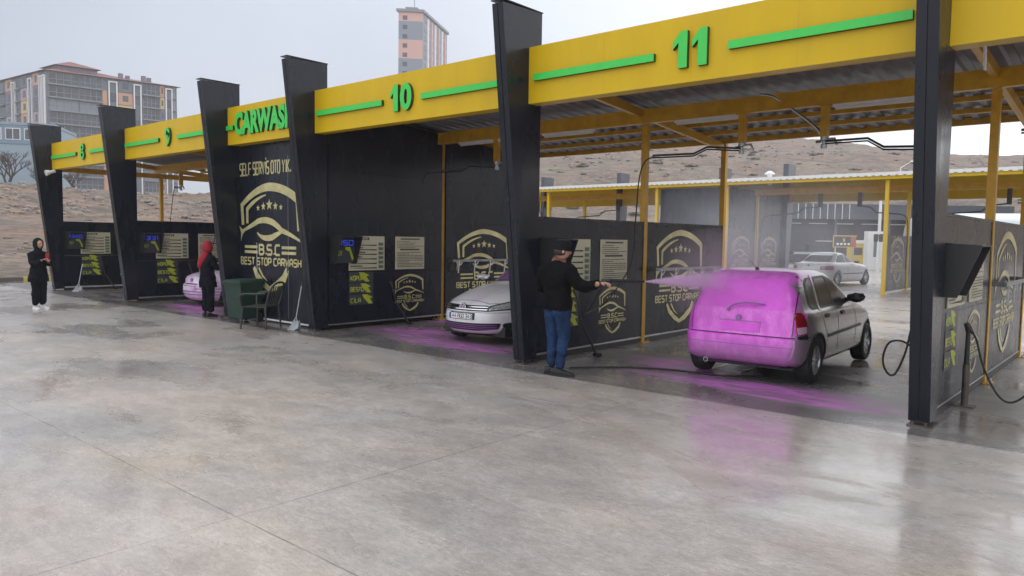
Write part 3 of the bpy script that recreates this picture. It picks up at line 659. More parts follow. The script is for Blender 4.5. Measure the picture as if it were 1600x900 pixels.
# ------------------------------------------------------------------ equipment room between bays 9 and 10
eq = thing('equipment_room', 'tall black wall block with golden shield logo under the CARWASH sign', 'wall', (-13.3, 11, 0)); EO = (-13.3, 11, 0)
x0, x1 = PX['L'] + .002, PX[10] - PT - .002
mb = MB(EO)
for i in range(3):
    xa = x0 + (x1 - x0) * i / 3; xb = x0 + (x1 - x0) * (i + 1) / 3; mb.box(xa + .004, xb - .004, 8.24, 8.29, .07, 3.58, 'dark_panel')
mb.box(x0, x1, 8.29, 8.32, .06, 3.60, 'black_plastic'); mb.box(x0, x1, 8.225, 8.239, .035, .068, 'white_trim')
fw = mb.build('front_wall', eq)
mb = MB(EO)   # right side wall towards bay 10
ys = [8.30, 11.19, 11.29, 14.21]
zt_ = lambda y: zp(y) - .02
for a, b in ((8.30, 11.18), (11.30, 14.2)):
    z = .12; k = 0
    for z1 in (1.045, 2.07, 2.95):
        mb.box(-11.74, -11.70, a, b, z + .002, z1 - .002, 'dark_panel'); z = z1
    mb.prism([(-11.74, a, z + .002), (-11.74, b, z + .002), (-11.74, b, zt_(b)), (-11.74, a, zt_(a))], (.04, 0, 0), 'dark_panel')
mb.box(-11.78, -11.742, 8.30, 14.2, .1, 3.6, 'black_plastic')
for a, b in ((8.30, 11.18), (11.30, 14.2)): mb.box(-11.735, -11.69, a, b, .088, .108, 'galv')
sw = mb.build('side_wall', eq)
mb = MB(EO)
mb.box(-14.96, -14.92, 8.30, 14.2, .12, 3.6, 'dark_panel'); mb.build('left_wall', eq)
mb = MB(EO); mb.box(-14.9, -11.8, 14.16, 14.2, .1, 3.6, 'dark_panel'); mb.build('rear_wall', eq)
def shift(o, off):
    o.data.transform(Matrix.Translation(-Vector(off))); return o
dc = Decal((0, 8.2395, 0), (1, 0, 0), (0, 0, 1)); emblem(dc, -13.60, 1.76, 1.05, 'gold', thick=1.0); shift(dc.build('shield_emblem', fw), EO)
dc = Decal((0, 8.2395, 0), (1, 0, 0), (0, 0, 1)); write(dc, 'SELF SERVİS OTO YIK.', -14.72, -12.84, 2.98, 3.22, 'gold', .19, gap=1.35); shift(dc.build('lettering', fw), EO)
mb = MB(EO); mb.box(-12.93, -12.925, 8.232, 8.2398, .12, 3.3, 'galv'); mb.box(-12.955, -12.925, 8.20, 8.2395, 1.02, 1.12, 'galv'); mb.build('door_edge', fw)
mb = MB(EO); mb.tube([(-14.05, 8.22, .6), (-14.05, 8.22, 1.6)], .006, 'galv', 6); mb.build('conduit', fw)

# ------------------------------------------------------------------ partition walls
def wall_decals(parent, X, off, full=True, k=0):
    dc = Decal((X, 0, 0), (0, 1, 0), (0, 0, 1)); emblem(dc, 10.28, .64, .37, 'gold', thick=.78); shift(dc.build('small_emblem', parent), off)
    dc = Decal((X, 0, 0), (0, 1, 0), (0, 0, 1)); emblem(dc, 12.50, 1.15, .83, 'gold', thick=.80); shift(dc.build('large_emblem', parent), off)
walls = {8: 'leftmost dark half wall, right of the woman in black', 9: 'dark half wall between bays 8 and 9', 11: 'dark half wall with gold emblem between bays 10 and 11', 12: 'dark half wall beside the rightmost pillar, hose stand in front', 13: 'dark half wall'}
for k in (8, 9, 11, 12):
    X = PX[k] - .06; off = (X, 11, 0)
    t = thing('partition_wall', walls[k], 'wall', off, group='dark half walls between the wash bays')
    for a, b, nm in ((8.275, 11.185, 'front_panel'), (11.295, 14.205, 'rear_panel')):
        mb = MB(off); mb.box(X - .055, X, a, b, .115, 1.043, 'dark_panel'); mb.box(X - .055, X, a, b, 1.047, 2.04, 'dark_panel'); mb.box(X - .062, X + .007, a, b, 2.041, 2.073, 'pillar_panel')
        for yy in (a + .01, b - .01): mb.box(X - .060, X + .004, yy - .008, yy + .008, .1, 2.04, 'pillar_panel')
        pn = mb.build(nm, t)
        mb = MB(off); mb.box(X - .058, X + .004, a, b, .088, .108, 'galv'); mb.build('bottom_rail', t)
        mb = MB(off); mb.box(X - .050, X - .004, a, b, .0, .072, 'black_plastic'); mb.build('skirting', t)
    wall_decals(t, X, off)
wall_decals(sw, -11.70, EO)

# price boards, rule boards and the yellow programme stickers on every wall
def price_board(X, label):
    t = thing('price_board', label, 'sign', (X, 9.18, 1.43), group='cream price boards on the bay walls')
    mb = MB(); mb.box(.002, .016, -.43, .43, -.33, .33, 'cream'); bevel(mb.build('panel', t), .003, 1)
    dc = Decal((.0165, 0, 0), (0, 1, 0), (0, 0, 1), .001); rnd = random.Random(int(X * 10))
    dc.rect(-.40, .255, .05, .305, 'print_dark')
    for i in range(9): dc.rect(-.38 + i * .045, .268, -.35 + i * .045, .292, 'cream')
    for i in range(6):
        v = .17 - i * .088
        x = -.40
        for w_ in range(rnd.randint(4, 7)):
            ww = rnd.uniform(.02, .06); dc.rect(x, v + .012, x + ww, v + .034, 'print_green' if i == 0 else 'print_dark'); x += ww + .012
        dc.quad([(-.40, v - .014), (.22, v - .030), (.24, v - .004), (-.40, v - .010)], 'print_dark')
        dc.rect(.27, v - .028, .40, v + .042, 'print_green')
        for q in range(3): dc.rect(.285 + q * .032, v - .015, .307 + q * .032, v + .028, 'print_dark')
    dc.build('print', t); return t
def rule_board(X, label):
    t = thing('rule_board', label, 'sign', (X, 10.28, 1.43), group='cream rule boards on the bay walls')
    mb = MB(); mb.box(.002, .014, -.39, .39, -.33, .33, 'cream'); bevel(mb.build('panel', t), .003, 1)
    dc = Decal((.0145, 0, 0), (0, 1, 0), (0, 0, 1), .001); rnd = random.Random(5)
    dc.rect(-.26, .27, .26, .295, 'print_dark'); dc.rect(-.27, .055, .25, .085, 'print_dark')
    for i in range(17):
        v = .235 - i * .032
        if abs(v - .07) < .03: continue
        x = -.35
        end = rnd.choice([.34, .34, .30, .1, -.05])
        while x < end:
            ww = rnd.uniform(.02, .07); dc.rect(x, v - .005, min(x + ww, .35), v + .006, 'print_dark'); x += ww + .01
    for q in range(5):
        for r in range(5):
            if rnd.random() < .0: pass
    dc.build('print', t); return t
def programme_sign(X, label):
    t = thing('programme_sign', label, 'sign', (X, 9.05, .76), group='yellow programme stickers on the bay walls')
    dc = Decal((.001, 0, 0), (0, 1, 0), (0, 0, 1), .002)
    for i, wd in enumerate(('KÖPÜK', 'BESTO', 'CİLA')):
        v = .21 - i * .215; dc.rect(-.29, v - .10, .29, v + .10, 'sticker_grey')
        a = -.10 + .04 * i
        dc.quad([(a + .04, v + .095), (a + .16, v + .09), (a + .30, v + .03), (a + .22, v + .01), (a + .30, v - .09), (a + .20, v - .09), (a + .08, v + .02)], 'sticker_yellow')
        write(dc, wd, -.25, .05 if i < 2 else -.02, v - .055, v + .02, 'sticker_yellow', .22)
    dc.build('sticker', t); return t
def terminal(X, label, digits):
    t = thing('payment_terminal', label, 'payment terminal', (X, 8.55, 1.50), group='black payment terminals on the bay walls')
    mb = MB()
    w0, w1 = -.22, .26; th = .014
    for yy in (w0, w1 - th): mb.prism([(.0, yy, -.26), (.17, yy, -.26), (.36, yy, .24), (.0, yy, .26)], (0, th, 0), 'black_plastic')
    mb.prism([(.0, w0, .26), (.36, w0, .24), (.36, w0, .254), (.0, w0, .274)], (0, w1 - w0, 0), 'black_plastic')
    mb.build('hood', t)
    mb = MB(); mb.prism([(.004, w0 + th, -.25), (.10, w0 + th, -.25), (.16, w0 + th, .235), (.004, w0 + th, .245)], (0, w1 - w0 - 2 * th, 0), 'sticker_grey'); mb.build('front_panel', t)
    u = Vector((0, 1, 0)); v = Vector((.06, 0, .485)).normalized()
    dc = Decal(Vector((.132, 0, .0)), u, v, .003); dc.rect(-.19, .06, .22, .20, 'black_plastic'); write(dc, digits, -.16, .19, .085, .175, 'led_blue', .2); dc.build('display', t)
    dc = Decal(Vector((.132, 0, .0)), u, v, .004)
    dc.quad([(.02, .05), (.13, .055), (.235, -.17), (.20, -.21), (.12, -.03), (.03, -.0)], 'sticker_yellow'); dc.quad([(-.17, .02), (-.03, .03), (-.05, -.13), (-.15, -.14)], 'sticker_grey')
    write(dc, 'KN', -.14, -.05, -.11, -.02, 'sticker_yellow', .24); dc.build('sticker', t)
    return t
WX = {8: PX[8] - .06, 9: PX[9] - .06, 10: -11.70, 11: PX[11] - .06, 12: PX[12] - .06}
where = {8: 'on the leftmost half wall in bay 8', 9: 'on the half wall in bay 9, left of the red scarf', 10: 'on the tall black wall in bay 10', 11: 'on the half wall behind the man in the cap', 12: 'on the rightmost half wall'}
w9r = {8: 'on the leftmost half wall in bay 8', 9: 'behind the red headscarf in bay 9', 10: 'in bay 10 left of the orange post', 11: 'right of the man in the cap', 12: 'on the rightmost half wall behind the terminal'}
DG = {8: '1340', 9: '1331', 10: '1150', 11: '0000', 12: '0000'}
for k, X in WX.items():
    price_board(X, 'cream price board ' + where[k]); rule_board(X, 'cream sheet of small print ' + w9r[k])
    programme_sign(X, 'three yellow stickers ' + where[k]); terminal(X, 'black hooded payment terminal ' + where[k], DG[k])

# ------------------------------------------------------------------ mat racks (rails with clamps) in front of the large emblems
def mat_rack(X, label):
    t = thing('mat_rack', label, 'mat rack', (X, 12.5, 1.26), group='steel mat racks on the bay walls')
    mb = MB()
    for y in (-1.1, 1.2): mb.box(-.0, .16, y - .02, y + .02, -.03, .03, 'rack_steel')
    mb.box(.14, .17, -1.15, 1.35, -.025, .025, 'rack_steel'); mb.build('rail', t)
    for i in range(5):
        y = -.95 + i * .5; mb = MB()
        mb.bar((.16, y, .0), (.16, y - .03, -.27), .022, .028, 'galv'); mb.bar((.16, y + .12, .0), (.16, y + .06, -.08), .02, .02, 'galv'); mb.bar((.16, y + .06, -.08), (.16, y, -.1), .02, .02, 'galv'); mb.build('clamp', t)
    return t
mat_rack(-11.70, 'steel rail of hanging clamps above the white car in bay 10'); mat_rack(WX[11], 'steel rail of hanging clamps behind the purple spray in bay 11'); mat_rack(WX[12], 'steel rail of hanging clamps on the rightmost half wall')

# ------------------------------------------------------------------ swivel booms with their hoses
def smooth_path(pts, n=8):
    pts = [Vector(p) for p in pts]; out_ = []
    for i in range(len(pts) - 1):
        p0 = pts[max(i - 1, 0)]; p1 = pts[i]; p2 = pts[i + 1]; p3 = pts[min(i + 2, len(pts) - 1)]
        for k in range(n):
            t = k / n; out_.append(.5 * ((2 * p1) + (-p0 + p2) * t + (2 * p0 - 5 * p1 + 4 * p2 - p3) * t * t + (-p0 + 3 * p1 - 3 * p2 + p3) * t ** 3))
    out_.append(pts[-1]); return out_
def boom(loc, arm, hose, label, pipe=None):
    t = thing('spray_boom', label, 'boom', loc, group='swivel booms hanging from the main beam')
    mb = MB(); mb.box(-.05, .05, -.05, .05, -.44, -.0, 'orange_steel'); mb.box(-.08, .08, -.08, .08, -.012, -.001, 'orange_steel'); mb.build('bracket', t)
    mb = MB(); mb.lathe([(0, -.60), (.045, -.60), (.045, -.55), (.03, -.54), (.03, -.50), (.055, -.49), (.055, -.441), (0, -.441)], (0, 0, 0), (0, 0, 1), 'galv', 14); mb.tube([(.05, 0, -.47), (.14, 0, -.47), (.17, .02, -.56)], .018, 'galv'); mb.tube([(-.05, 0, -.5), (-.12, .03, -.5)], .02, 'steel_pipe'); mb.build('swivel', t)
    mb = MB(); mb.tube(arm, .016, 'wire', 8); mb.tube([Vector(p) + Vector((0, 0, -.035)) for p in arm], .011, 'black_rubber', 8); mb.build('arm', t)
    if hose: mb = MB(); mb.tube(smooth_path(hose), .010, 'black_rubber', 8); mb.build('hose', t)
    if pipe: mb = MB(); mb.tube(smooth_path(pipe), .022, 'steel_pipe', 10); mb.build('pipe', t)
    return t
armA = [(0, 0, -.52), (-.43, -.30, -.50), (-.60, -.40, -.60), (-1.12, -.75, -.63)]
hoseA = [(-1.12, -.75, -.66), (-1.22, -.81, -.73), (-1.27, -.88, -1.0), (-1.27, -.95, -1.6), (-1.24, -1.1, -2.3), (-1.32, -1.5, -2.8)]
armB = [(0, 0, -.50), (.67, -.30, -.54), (.90, -.40, -.68), (1.42, -.80, -.75)]
hoseB = [(1.42, -.80, -.76), (1.56, -.9, -.85), (1.62, -1.1, -1.4), (1.66, -1.6, -2.2)]
pipeB = [(-.95, -.05, .25), (-.75, -.05, .20), (-.45, -.02, -.02), (-.12, 0, -.30), (-.02, 0, -.46)]
ZB = 3.705
boom((-5.0, 11.1, ZB), armA, hoseA, 'swivel boom with black hose in the middle of bay 11')
boom((-3.77, 11.1, ZB), armB, None, 'swivel boom with curved steel pipe at the right of bay 11', pipeB)
boom((-10.07, 11.1, ZB), armA, [(-1.12, -.75, -.66), (-1.2, -.8, -.73), (-1.22, -.85, -.9)], 'thin swivel boom in bay 10 against the black wall')
boom((-18.1, 11.1, ZB), armA, hoseA, 'swivel boom in bay 9 with hose down to the half wall', [(-.35, -.05, .10), (-.30, -.05, -.02), (-.02, 0, -.46)])
boom((-17.0, 11.1, ZB), [(0, 0, -.5), (-.3, -.3, -.55)], [(-.3, -.3, -.57), (-.35, -.35, -1.0), (-.45, -.5, -2.0), (-.4, -.6, -2.6)], 'swivel boom in bay 9 beside the pillar, pipe bent like a hook', [(-.55, -.05, .12), (-.95, -.05, .05), (-.8, -.03, -.18), (-.3, 0, -.4), (-.02, 0, -.46)])
boom((-23.4, 11.1, ZB), [(0, 0, -.5), (.2, -.3, -.5)], [(.2, -.3, -.52), (.25, -.4, -1.0), (.3, -.6, -2.6)], 'swivel boom in bay 8 with a thin hanging hose')
boom((-.2, 11.1, ZB), armA, None, 'swivel boom at the right edge of the photo')
mb = MB((-1.3, 9.3, 3.7)); mb.tube([(-1.64, 8.6, 4.0), (-1.55, 9.3, 3.85), (-1.64, 9.9, 3.72)], .018, 'steel_pipe'); tag(mb.build('bent_pipe'), 'bent steel pipe under the roof right of the rightmost pillar', 'pipe')

# low grey-green scrub on the hill and banks
mb = MB(); rnd = random.Random(8); mat('scrub', (0.12, 0.10, 0.07), 0.95, var=.3, vscale=3)
for i in range(700):
    if i < 120: x = -30.6 - rnd.uniform(3, 72); y = rnd.uniform(2, 75); r = rnd.uniform(.08, .22)
    else:
        a = R(rnd.uniform(-60, 5)); q = rnd.uniform(95, 280); x = q * math.sin(a); y = q * math.cos(a); r = rnd.choice([.2, .3, .4, .9]) * rnd.uniform(.6, 1.1)
    z = hz(x, y); vs, fs = protos[(i * 5) % 12]; mb.add([Vector((v.x * 1.5, v.y * 1.5, v.z * .8)) * r + Vector((x, y, z + r * .1)) for v in vs], fs, 'scrub')
tag(mb.build('scrub', kind='stuff'), 'low dry scrub scattered over the brown hillside', 'scrub')

# ------------------------------------------------------------------ cars
def interp_levels(lv, sub=4):
    out_ = []
    n = len(lv)
    for i in range(n - 1):
        p0 = lv[max(i - 1, 0)]; p1 = lv[i]; p2 = lv[i + 1]; p3 = lv[min(i + 2, n - 1)]
        for k in range(sub):
            t = k / sub; z = p1[0] + (p2[0] - p1[0]) * t; row = [z]
            for j in range(1, len(p1)):
                def sl(a, b, c):
                    d1 = (b[j] - a[j]) / max(1e-4, b[0] - a[0]) if b is not a else None; d2 = (c[j] - b[j]) / max(1e-4, c[0] - b[0]) if c is not b else None
                    if d1 is None: return d2
                    if d2 is None: return d1
                    return 0 if d1 * d2 <= 0 else 2 * d1 * d2 / (d1 + d2)
                h = p2[0] - p1[0]; m1 = sl(p0, p1, p2) * h; m2 = sl(p1, p2, p3) * h
                row.append((2 * t ** 3 - 3 * t * t + 1) * p1[j] + (t ** 3 - 2 * t * t + t) * m1 + (-2 * t ** 3 + 3 * t * t) * p2[j] + (t ** 3 - t * t) * m2)
            out_.append(row)
    out_.append(list(lv[-1])); return out_
def loft(levels, n=112, exr=5.0, exf=3.6):
    vs = []; fs = []
    for row in levels:
        z, yr, yf, w_ = row[:4]; er = row[4] if len(row) > 4 else exr; ef = row[5] if len(row) > 5 else exf; c = (yr + yf) / 2; a = (yf - yr) / 2
        for k in range(n):
            t = 2 * math.pi * (k + .5) / n; cs, sn = math.cos(t), math.sin(t); e = ef if sn > 0 else er
            vs.append((math.copysign(abs(cs) ** (2 / e), cs) * w_, c + math.copysign(abs(sn) ** (2 / e), sn) * a, z))
    L_ = len(levels)
    for i in range(L_ - 1):
        for k in range(n): fs.append((i * n + k, i * n + (k + 1) % n, (i + 1) * n + (k + 1) % n, (i + 1) * n + k))
    fs.append(tuple(range(n))[::-1]); fs.append(tuple(range((L_ - 1) * n, L_ * n)))
    return vs, fs
def eval_mesh(o, name):
    dg = bpy.context.evaluated_depsgraph_get(); return bpy.data.meshes.new_from_object(o.evaluated_get(dg))
class Car:
    def __init__(s, name, label, cat, loc, rz, levels, paintm, wheels, group=None, wr=.285, track=.70, tw=.19, exr=5, exf=3.6, scale=None):
        s.root = thing(name, label, cat, loc, rz, group); vs, fs = loft(interp_levels(levels), exr=exr, exf=exf)
        me = bpy.data.meshes.new('tmp'); me.from_pydata(vs, [], fs); bm = bmesh.new(); bm.from_mesh(me); bmesh.ops.recalc_face_normals(bm, faces=bm.faces); s.bvh = BVHTree.FromBMesh(bm); bm.to_mesh(me); bm.free()
        o = bpy.data.objects.new('tmp', me); C.objects.link(o); cut = []
        for y in wheels:
            cb = MB()
            for sd in (-1, 1): cb.lathe([(0, .0), (wr + .055, .0), (wr + .055, .5), (0, .5)], (sd * (track - .16), y, wr + .005), (sd, 0, 0), 'black_plastic', 40)
            c = cb.build('cut'); cut.append(c); md = o.modifiers.new('b', 'BOOLEAN'); md.object = c; md.operation = 'DIFFERENCE'; md.solver = 'EXACT'
        dgm = eval_mesh(o, 'body'); 
        for c in cut: bpy.data.objects.remove(c)
        bpy.data.objects.remove(o)
        dgm.materials.clear(); dgm.materials.append(M[paintm]); dgm.materials.append(M['black_plastic'])
        for p in dgm.polygons:
            p.use_smooth = True; p.material_index = 0
            c = p.center
            for y in wheels:
                if math.hypot(c.y - y, c.z - wr) < wr + .045 and abs(c.x) < 5 and abs(p.normal.x) < .98 or (math.hypot(c.y - y, c.z - wr) < wr + .05 and abs(c.x) < track - .1): p.material_index = 1
            if p.normal.z < -.9: p.material_index = 1
        dgm.set_sharp_from_angle(angle=R(28))
        s.body = bpy.data.objects.new('body', dgm); C.objects.link(s.body); s.body.parent = s.root; s.wr = wr; s.wheels = wheels; s.track = track
        for y in wheels:
            for sd in (-1, 1): s.wheel(sd, y, wr, track, tw)
    def wheel(s, sd, y, wr, track, tw):
        t = thing_part('wheel', s.root, (sd * track, y, wr))
        mb = MB(); w2 = tw / 2
        mb.lathe([(wr * .66, -w2), (wr * .9, -w2), (wr * .985, -w2 * .8), (wr, -w2 * .4), (wr, w2 * .4), (wr * .985, w2 * .8), (wr * .9, w2), (wr * .68, w2), (wr * .66, w2 * .8), (wr * .66, -w2)], (0, 0, 0), (sd, 0, 0), 'tyre', 36); mb.build('tyre', t)
        mb = MB(); rr = wr * .665
        mb.lathe([(rr, -w2), (rr, w2 * .82), (rr * .93, w2 * .86), (rr * .9, w2 * .6), (rr * .9, -w2)], (0, 0, 0), (sd, 0, 0), 'alloy', 36)
        mb.lathe([(0, -.01), (rr * .9, -.01), (rr * .9, 0.0), (0, 0)], (0, 0, 0), (sd, 0, 0), 'black_plastic', 30)
        for k in range(7):
            a = 2 * math.pi * k / 7; d = Vector((0, math.cos(a), math.sin(a))); q = Vector((sd * w2 * .55, 0, 0)); mb.bar(q + d * rr * .15, q + Vector((sd * .012, 0, 0)) + d * rr * .93, .042, .02, 'alloy', up=(sd, 0, 0))
        mb.lathe([(0, w2 * .72), (rr * .16, w2 * .72), (rr * .24, w2 * .4), (rr * .24, 0)], (0, 0, 0), (sd, 0, 0), 'alloy', 20); mb.build('rim', t)
    def stick(s, name, poly, axis, side, m, off=.004, skirt=.014, step=.05, parent=None, mside=None):
        bm = bmesh.new()
        mp = {'x': lambda a, b: Vector((0, a, b)), 'y': lambda a, b: Vector((a, 0, b)), 'z': lambda a, b: Vector((a, b, 0))}[axis]
        bm.faces.new([bm.verts.new(mp(a, b)) for a, b in poly])
        us = [p[0] for p in poly]; vs = [p[1] for p in poly]
        e1 = mp(1, 0); e2 = mp(0, 1)
        for e, lo, hi in ((e1, min(us), max(us)), (e2, min(vs), max(vs))):
            k = math.floor(lo / step) + 1
            while k * step < hi: bmesh.ops.bisect_plane(bm, geom=bm.verts[:] + bm.edges[:] + bm.faces[:], plane_co=e * k * step, plane_no=e, dist=1e-5); k += 1
        bmesh.ops.triangulate(bm, faces=bm.faces[:])
        ax = {'x': Vector((1, 0, 0)), 'y': Vector((0, 1, 0)), 'z': Vector((0, 0, 1))}[axis] * side
        for v in bm.verts:
            hit, nrm, _, _ = s.bvh.ray_cast(v.co + ax * 8, -ax)
            if hit is None: hit, nrm, _, _ = s.bvh.find_nearest(v.co + ax * (0.8 if axis == 'x' else .5))
            if nrm.dot(ax) < 0: nrm = -nrm
            v.co = hit + (nrm * .6 + ax * .4).normalized() * off
        bd = [e for e in bm.edges if e.is_boundary]; r_ = bmesh.ops.extrude_edge_only(bm, edges=bd)
        for v in [g for g in r_['geom'] if isinstance(g, bmesh.types.BMVert)]: v.co -= ax * skirt
        bmesh.ops.recalc_face_normals(bm, faces=bm.faces)
        me = bpy.data.meshes.new(name); bm.to_mesh(me); bm.free(); me.materials.append(M[m])
        for p in me.polygons: p.use_smooth = True
        me.set_sharp_from_angle(angle=R(40))
        o = bpy.data.objects.new(name, me); C.objects.link(o); o.parent = parent or s.root; return o
    def line(s, name, pts, axis, side, wd, m, off=.005, parent=None):
        dc = []
        P = [Vector(p) for p in pts]; L_ = []; R_ = []
        for i, p in enumerate(P):
            d = (P[min(i + 1, len(P) - 1)] - P[max(i - 1, 0)]).normalized(); nn = Vector((-d.y, d.x)) * wd / 2; L_.append(p + nn); R_.append(p - nn)
        return s.stick(name, [tuple(q) for q in L_ + R_[::-1]], axis, side, m, off, .006, .06, parent)
    def lathe_on(s, *a): pass
    def surf(s, axis, side, a, b):
        mp = {'x': lambda a, b: Vector((0, a, b)), 'y': lambda a, b: Vector((a, 0, b))}[axis]; ax = {'x': Vector((1, 0, 0)), 'y': Vector((0, 1, 0))}[axis] * side
        h = s.bvh.ray_cast(mp(a, b) + ax * 8, -ax)[0]; return h
def thing_part(name, parent, loc):
    o = bpy.data.objects.new(name, None); C.objects.link(o); o.parent = parent; o.location = loc; o.empty_display_size = .1; return o
def rpoly(pts, r=.03, n=4):
    out_ = []; k = len(pts)
    for i in range(k):
        p0, p1, p2 = Vector(pts[i - 1]), Vector(pts[i]), Vector(pts[(i + 1) % k]); a = (p0 - p1); b = (p2 - p1); rr = min(r, a.length * .45, b.length * .45)
        a = p1 + a.normalized() * rr; b = p1 + b.normalized() * rr
        for j in range(n + 1):
            t = j / n; out_.append(tuple(a * (1 - t) ** 2 + p1 * 2 * t * (1 - t) + b * t * t))
    return out_

# silver hatchback seen from behind, tail covered in pink foam
LV = [(.20, -.42, 2.98, .68), (.27, -.545, 3.08, .765), (.36, -.595, 3.13, .795), (.50, -.610, 3.15, .805), (.575, -.605, 3.14, .805), (.60, -.575, 3.10, .805), (.66, -.555, 3.04, .804), (.74, -.545, 2.92, .798),
      (.82, -.535, 2.66, .785), (.88, -.520, 2.38, .765), (.93, -.505, 2.12, .735), (1.0, -.470, 1.98, .705), (1.10, -.425, 1.80, .672), (1.20, -.370, 1.60, .637), (1.28, -.315, 1.42, .606), (1.335, -.255, 1.24, .575), (1.37, -.19, 1.06, .535), (1.395, -.08, .86, .47), (1.41, .08, .62, .36), (1.418, .25, .40, .20)]
co = Car('parked_hatchback', 'silver hatchback with its tail covered in bright pink foam in bay 11', 'car', (-4.03, 9.56, 0), R(2.2), LV, 'corsa_paint', (0.0, 2.44), wr=.285, track=.700, exr=9, exf=4.6)
# tailgate outline, window, lights
for sd in (-1, 1):
    tl = rpoly([(sd * .665, .885), (sd * .745, .895), (sd * .765, .63), (sd * .655, .63)], .03)
    co.stick('tail_light', tl, 'y', -1, 'foam_cover', off=.006)
    if sd > 0:
        l = co.stick('tail_light', rpoly([(-.50, .62), (-.485, .885), (-.43, .905), (-.395, .895), (-.345, .77), (-.355, .65)], .03), 'x', 1, 'red_lens', off=.010)
        co.stick('reflector', rpoly([(-.49, .635), (-.365, .66), (-.365, .735), (-.49, .725)], .01), 'x', 1, 'clear_lens', off=.013, parent=l)
    # side glass with dark frames: rear quarter, rear door, front door
    sx = 'x'
    co.stick('window_trim', rpoly([(-.16, .985), (-.10, 1.25), (.02, 1.31), (.80, 1.325), (1.10, 1.25), (1.62, .96), (1.58, .925), (-.10, .92)], .05), sx, sd, 'black_plastic', off=.003)
    co.stick('window_trim', rpoly([(.155, .905), (.215, 1.34), (.275, 1.34), (.215, .905)], .01), sx, sd, 'corsa_paint', off=.008)
    co.stick('side_window', rpoly([(-.12, .985), (-.065, 1.23), (.03, 1.285), (.165, 1.29), (.125, .945), (-.08, .945)], .05), sx, sd, 'glass_light', off=.006)
    co.stick('side_window', rpoly([(.26, .945), (.31, 1.285), (.745, 1.295), (.80, .945)], .04), sx, sd, 'glass_light', off=.006)
    co.stick('side_window', rpoly([(.86, .945), (.81, 1.292), (1.06, 1.225), (1.50, .955)], .04), sx, sd, 'glass_light', off=.006)
    co.stick('window_trim', rpoly([(.815, .93), (.765, 1.30), (.795, 1.30), (.845, .93)], .005), sx, sd, 'black_plastic', off=.008)
    for q in ([(.84, .92), (.855, .75), (.84, .5), (.84, .30)], [(.20, .92), (.21, .80), (.30, .66), (.36, .60), (.39, .50)], [(1.66, .88), (1.72, .7), (1.70, .35)]): co.line('door_seam', q, 'x', sd, .009, 'black_plastic', off=.002)
    co.stick('side_moulding', rpoly([(.40, .545), (.40, .585), (1.95, .615), (1.95, .575)], .01), 'x', sd, 'black_plastic', off=.012)
    for y in (.33, 1.02):
        co.stick('door_handle', rpoly([(y, .80), (y + .12, .80), (y + .12, .85), (y, .85)], .02), 'x', sd, 'black_plastic', off=.015, skirt=.02)
    mb = MB(); mb.tube([(sd * .70, 1.45, .965), (sd * .79, 1.43, .985)], .03, 'black_plastic')
    vs, fs = ico(1, 2, 3); mb.add([(Vector((sd * .875, 1.42, 1.01)) + Vector((v.x * .115, v.y * .07, v.z * .115))) for v in [Vector(q) * .9 for q in ico(1, 0, 3)[0]]], fs, 'black_plastic', True); mb.build('wing_mirror', co.root)
    for y, r0 in ((0, .345), (2.44, .345)):
        mb = MB(); 
        pts = [(sd * .803, y + r0 * math.cos(a), .29 + r0 * math.sin(a)) for a in [math.pi * (-.08 + 1.16 * i / 16) for i in range(17)]]
        mb.tube([(co.surf('x', sd, p[1], p[2]) or Vector((p[0] - sd * .06, p[1], p[2]))) - Vector((sd * .004, 0, 0)) for p in pts], .016, 'black_plastic', 6); mb.build('arch_trim', co.root)
for z, x0 in ((.60, .80),):
    co.line('bumper_seam', [(-.80, .598), (.80, .598)], 'y', -1, .012, 'print_dark', off=.003)
co.line('boot_seam', [(-.65, .61), (-.655, .9), (-.615, 1.27), (-.55, 1.335)], 'y', -1, .010, 'print_dark', off=.002); co.line('boot_seam', [(.65, .61), (.655, .9), (.615, 1.27), (.55, 1.335)], 'y', -1, .010, 'print_dark', off=.002)
co.stick('rear_window', rpoly([(-.56, .92), (-.52, 1.24), (-.44, 1.285), (.44, 1.285), (.52, 1.24), (.56, .92)], .04), 'y', -1, 'foam_cover', off=.002, skirt=.01)
co.line('plate_recess', [(-.27, .765), (.27, .765)], 'y', -1, .010, 'foam_glass', off=.006); co.line('plate_recess', [(.26, .765), (.26, .635)], 'y', -1, .006, 'foam_glass', off=.006)
co.stick('number_plate', rpoly([(-.24, .64), (.24, .64), (.24, .745), (-.24, .745)], .01), 'y', -1, 'foam_cover', off=.010)
mb = MB(); a = co.surf('y', -1, -.16, .90); b = co.surf('y', -1, .30, .985)
mb.tube([a + Vector((0, -.005, 0)), a + Vector((0, -.03, 0))], .022, 'foam_glass'); mb.tube(smooth_path([a + Vector((0, -.025, 0)), a + Vector((.05, -.025, .05)), a + Vector((.16, -.025, .09)), a + Vector((.30, -.02, .10)), b + Vector((0, -.02, 0))], 5), .010, 'foam_glass', 6); mb.build('rear_wiper', co.root)
mb = MB(); a = co.surf('y', -1, -.02, .80); mb.lathe([(0, .012), (.035, .012), (.042, 0)], a, (0, -1, 0), 'foam_glass', 20); mb.build('badge', co.root)
mb = MB(); mb.tube([(-.42, -.30, .235), (-.42, -.60, .235)], .030, 'chrome', 14); mb.tube([(-.42, -.55, .235), (-.42, -.603, .235)], .024, 'black_rubber', 14); mb.build('exhaust_pipe', co.root)
mb = MB(); mb.tube([(0, -.02, 1.40), (0, -.04, 1.425)], [.03, .018], 'black_plastic'); mb.tube([(0, -.04, 1.42), (0, -.28, 1.52)], .004, 'black_plastic', 6); mb.build('antenna', co.root)
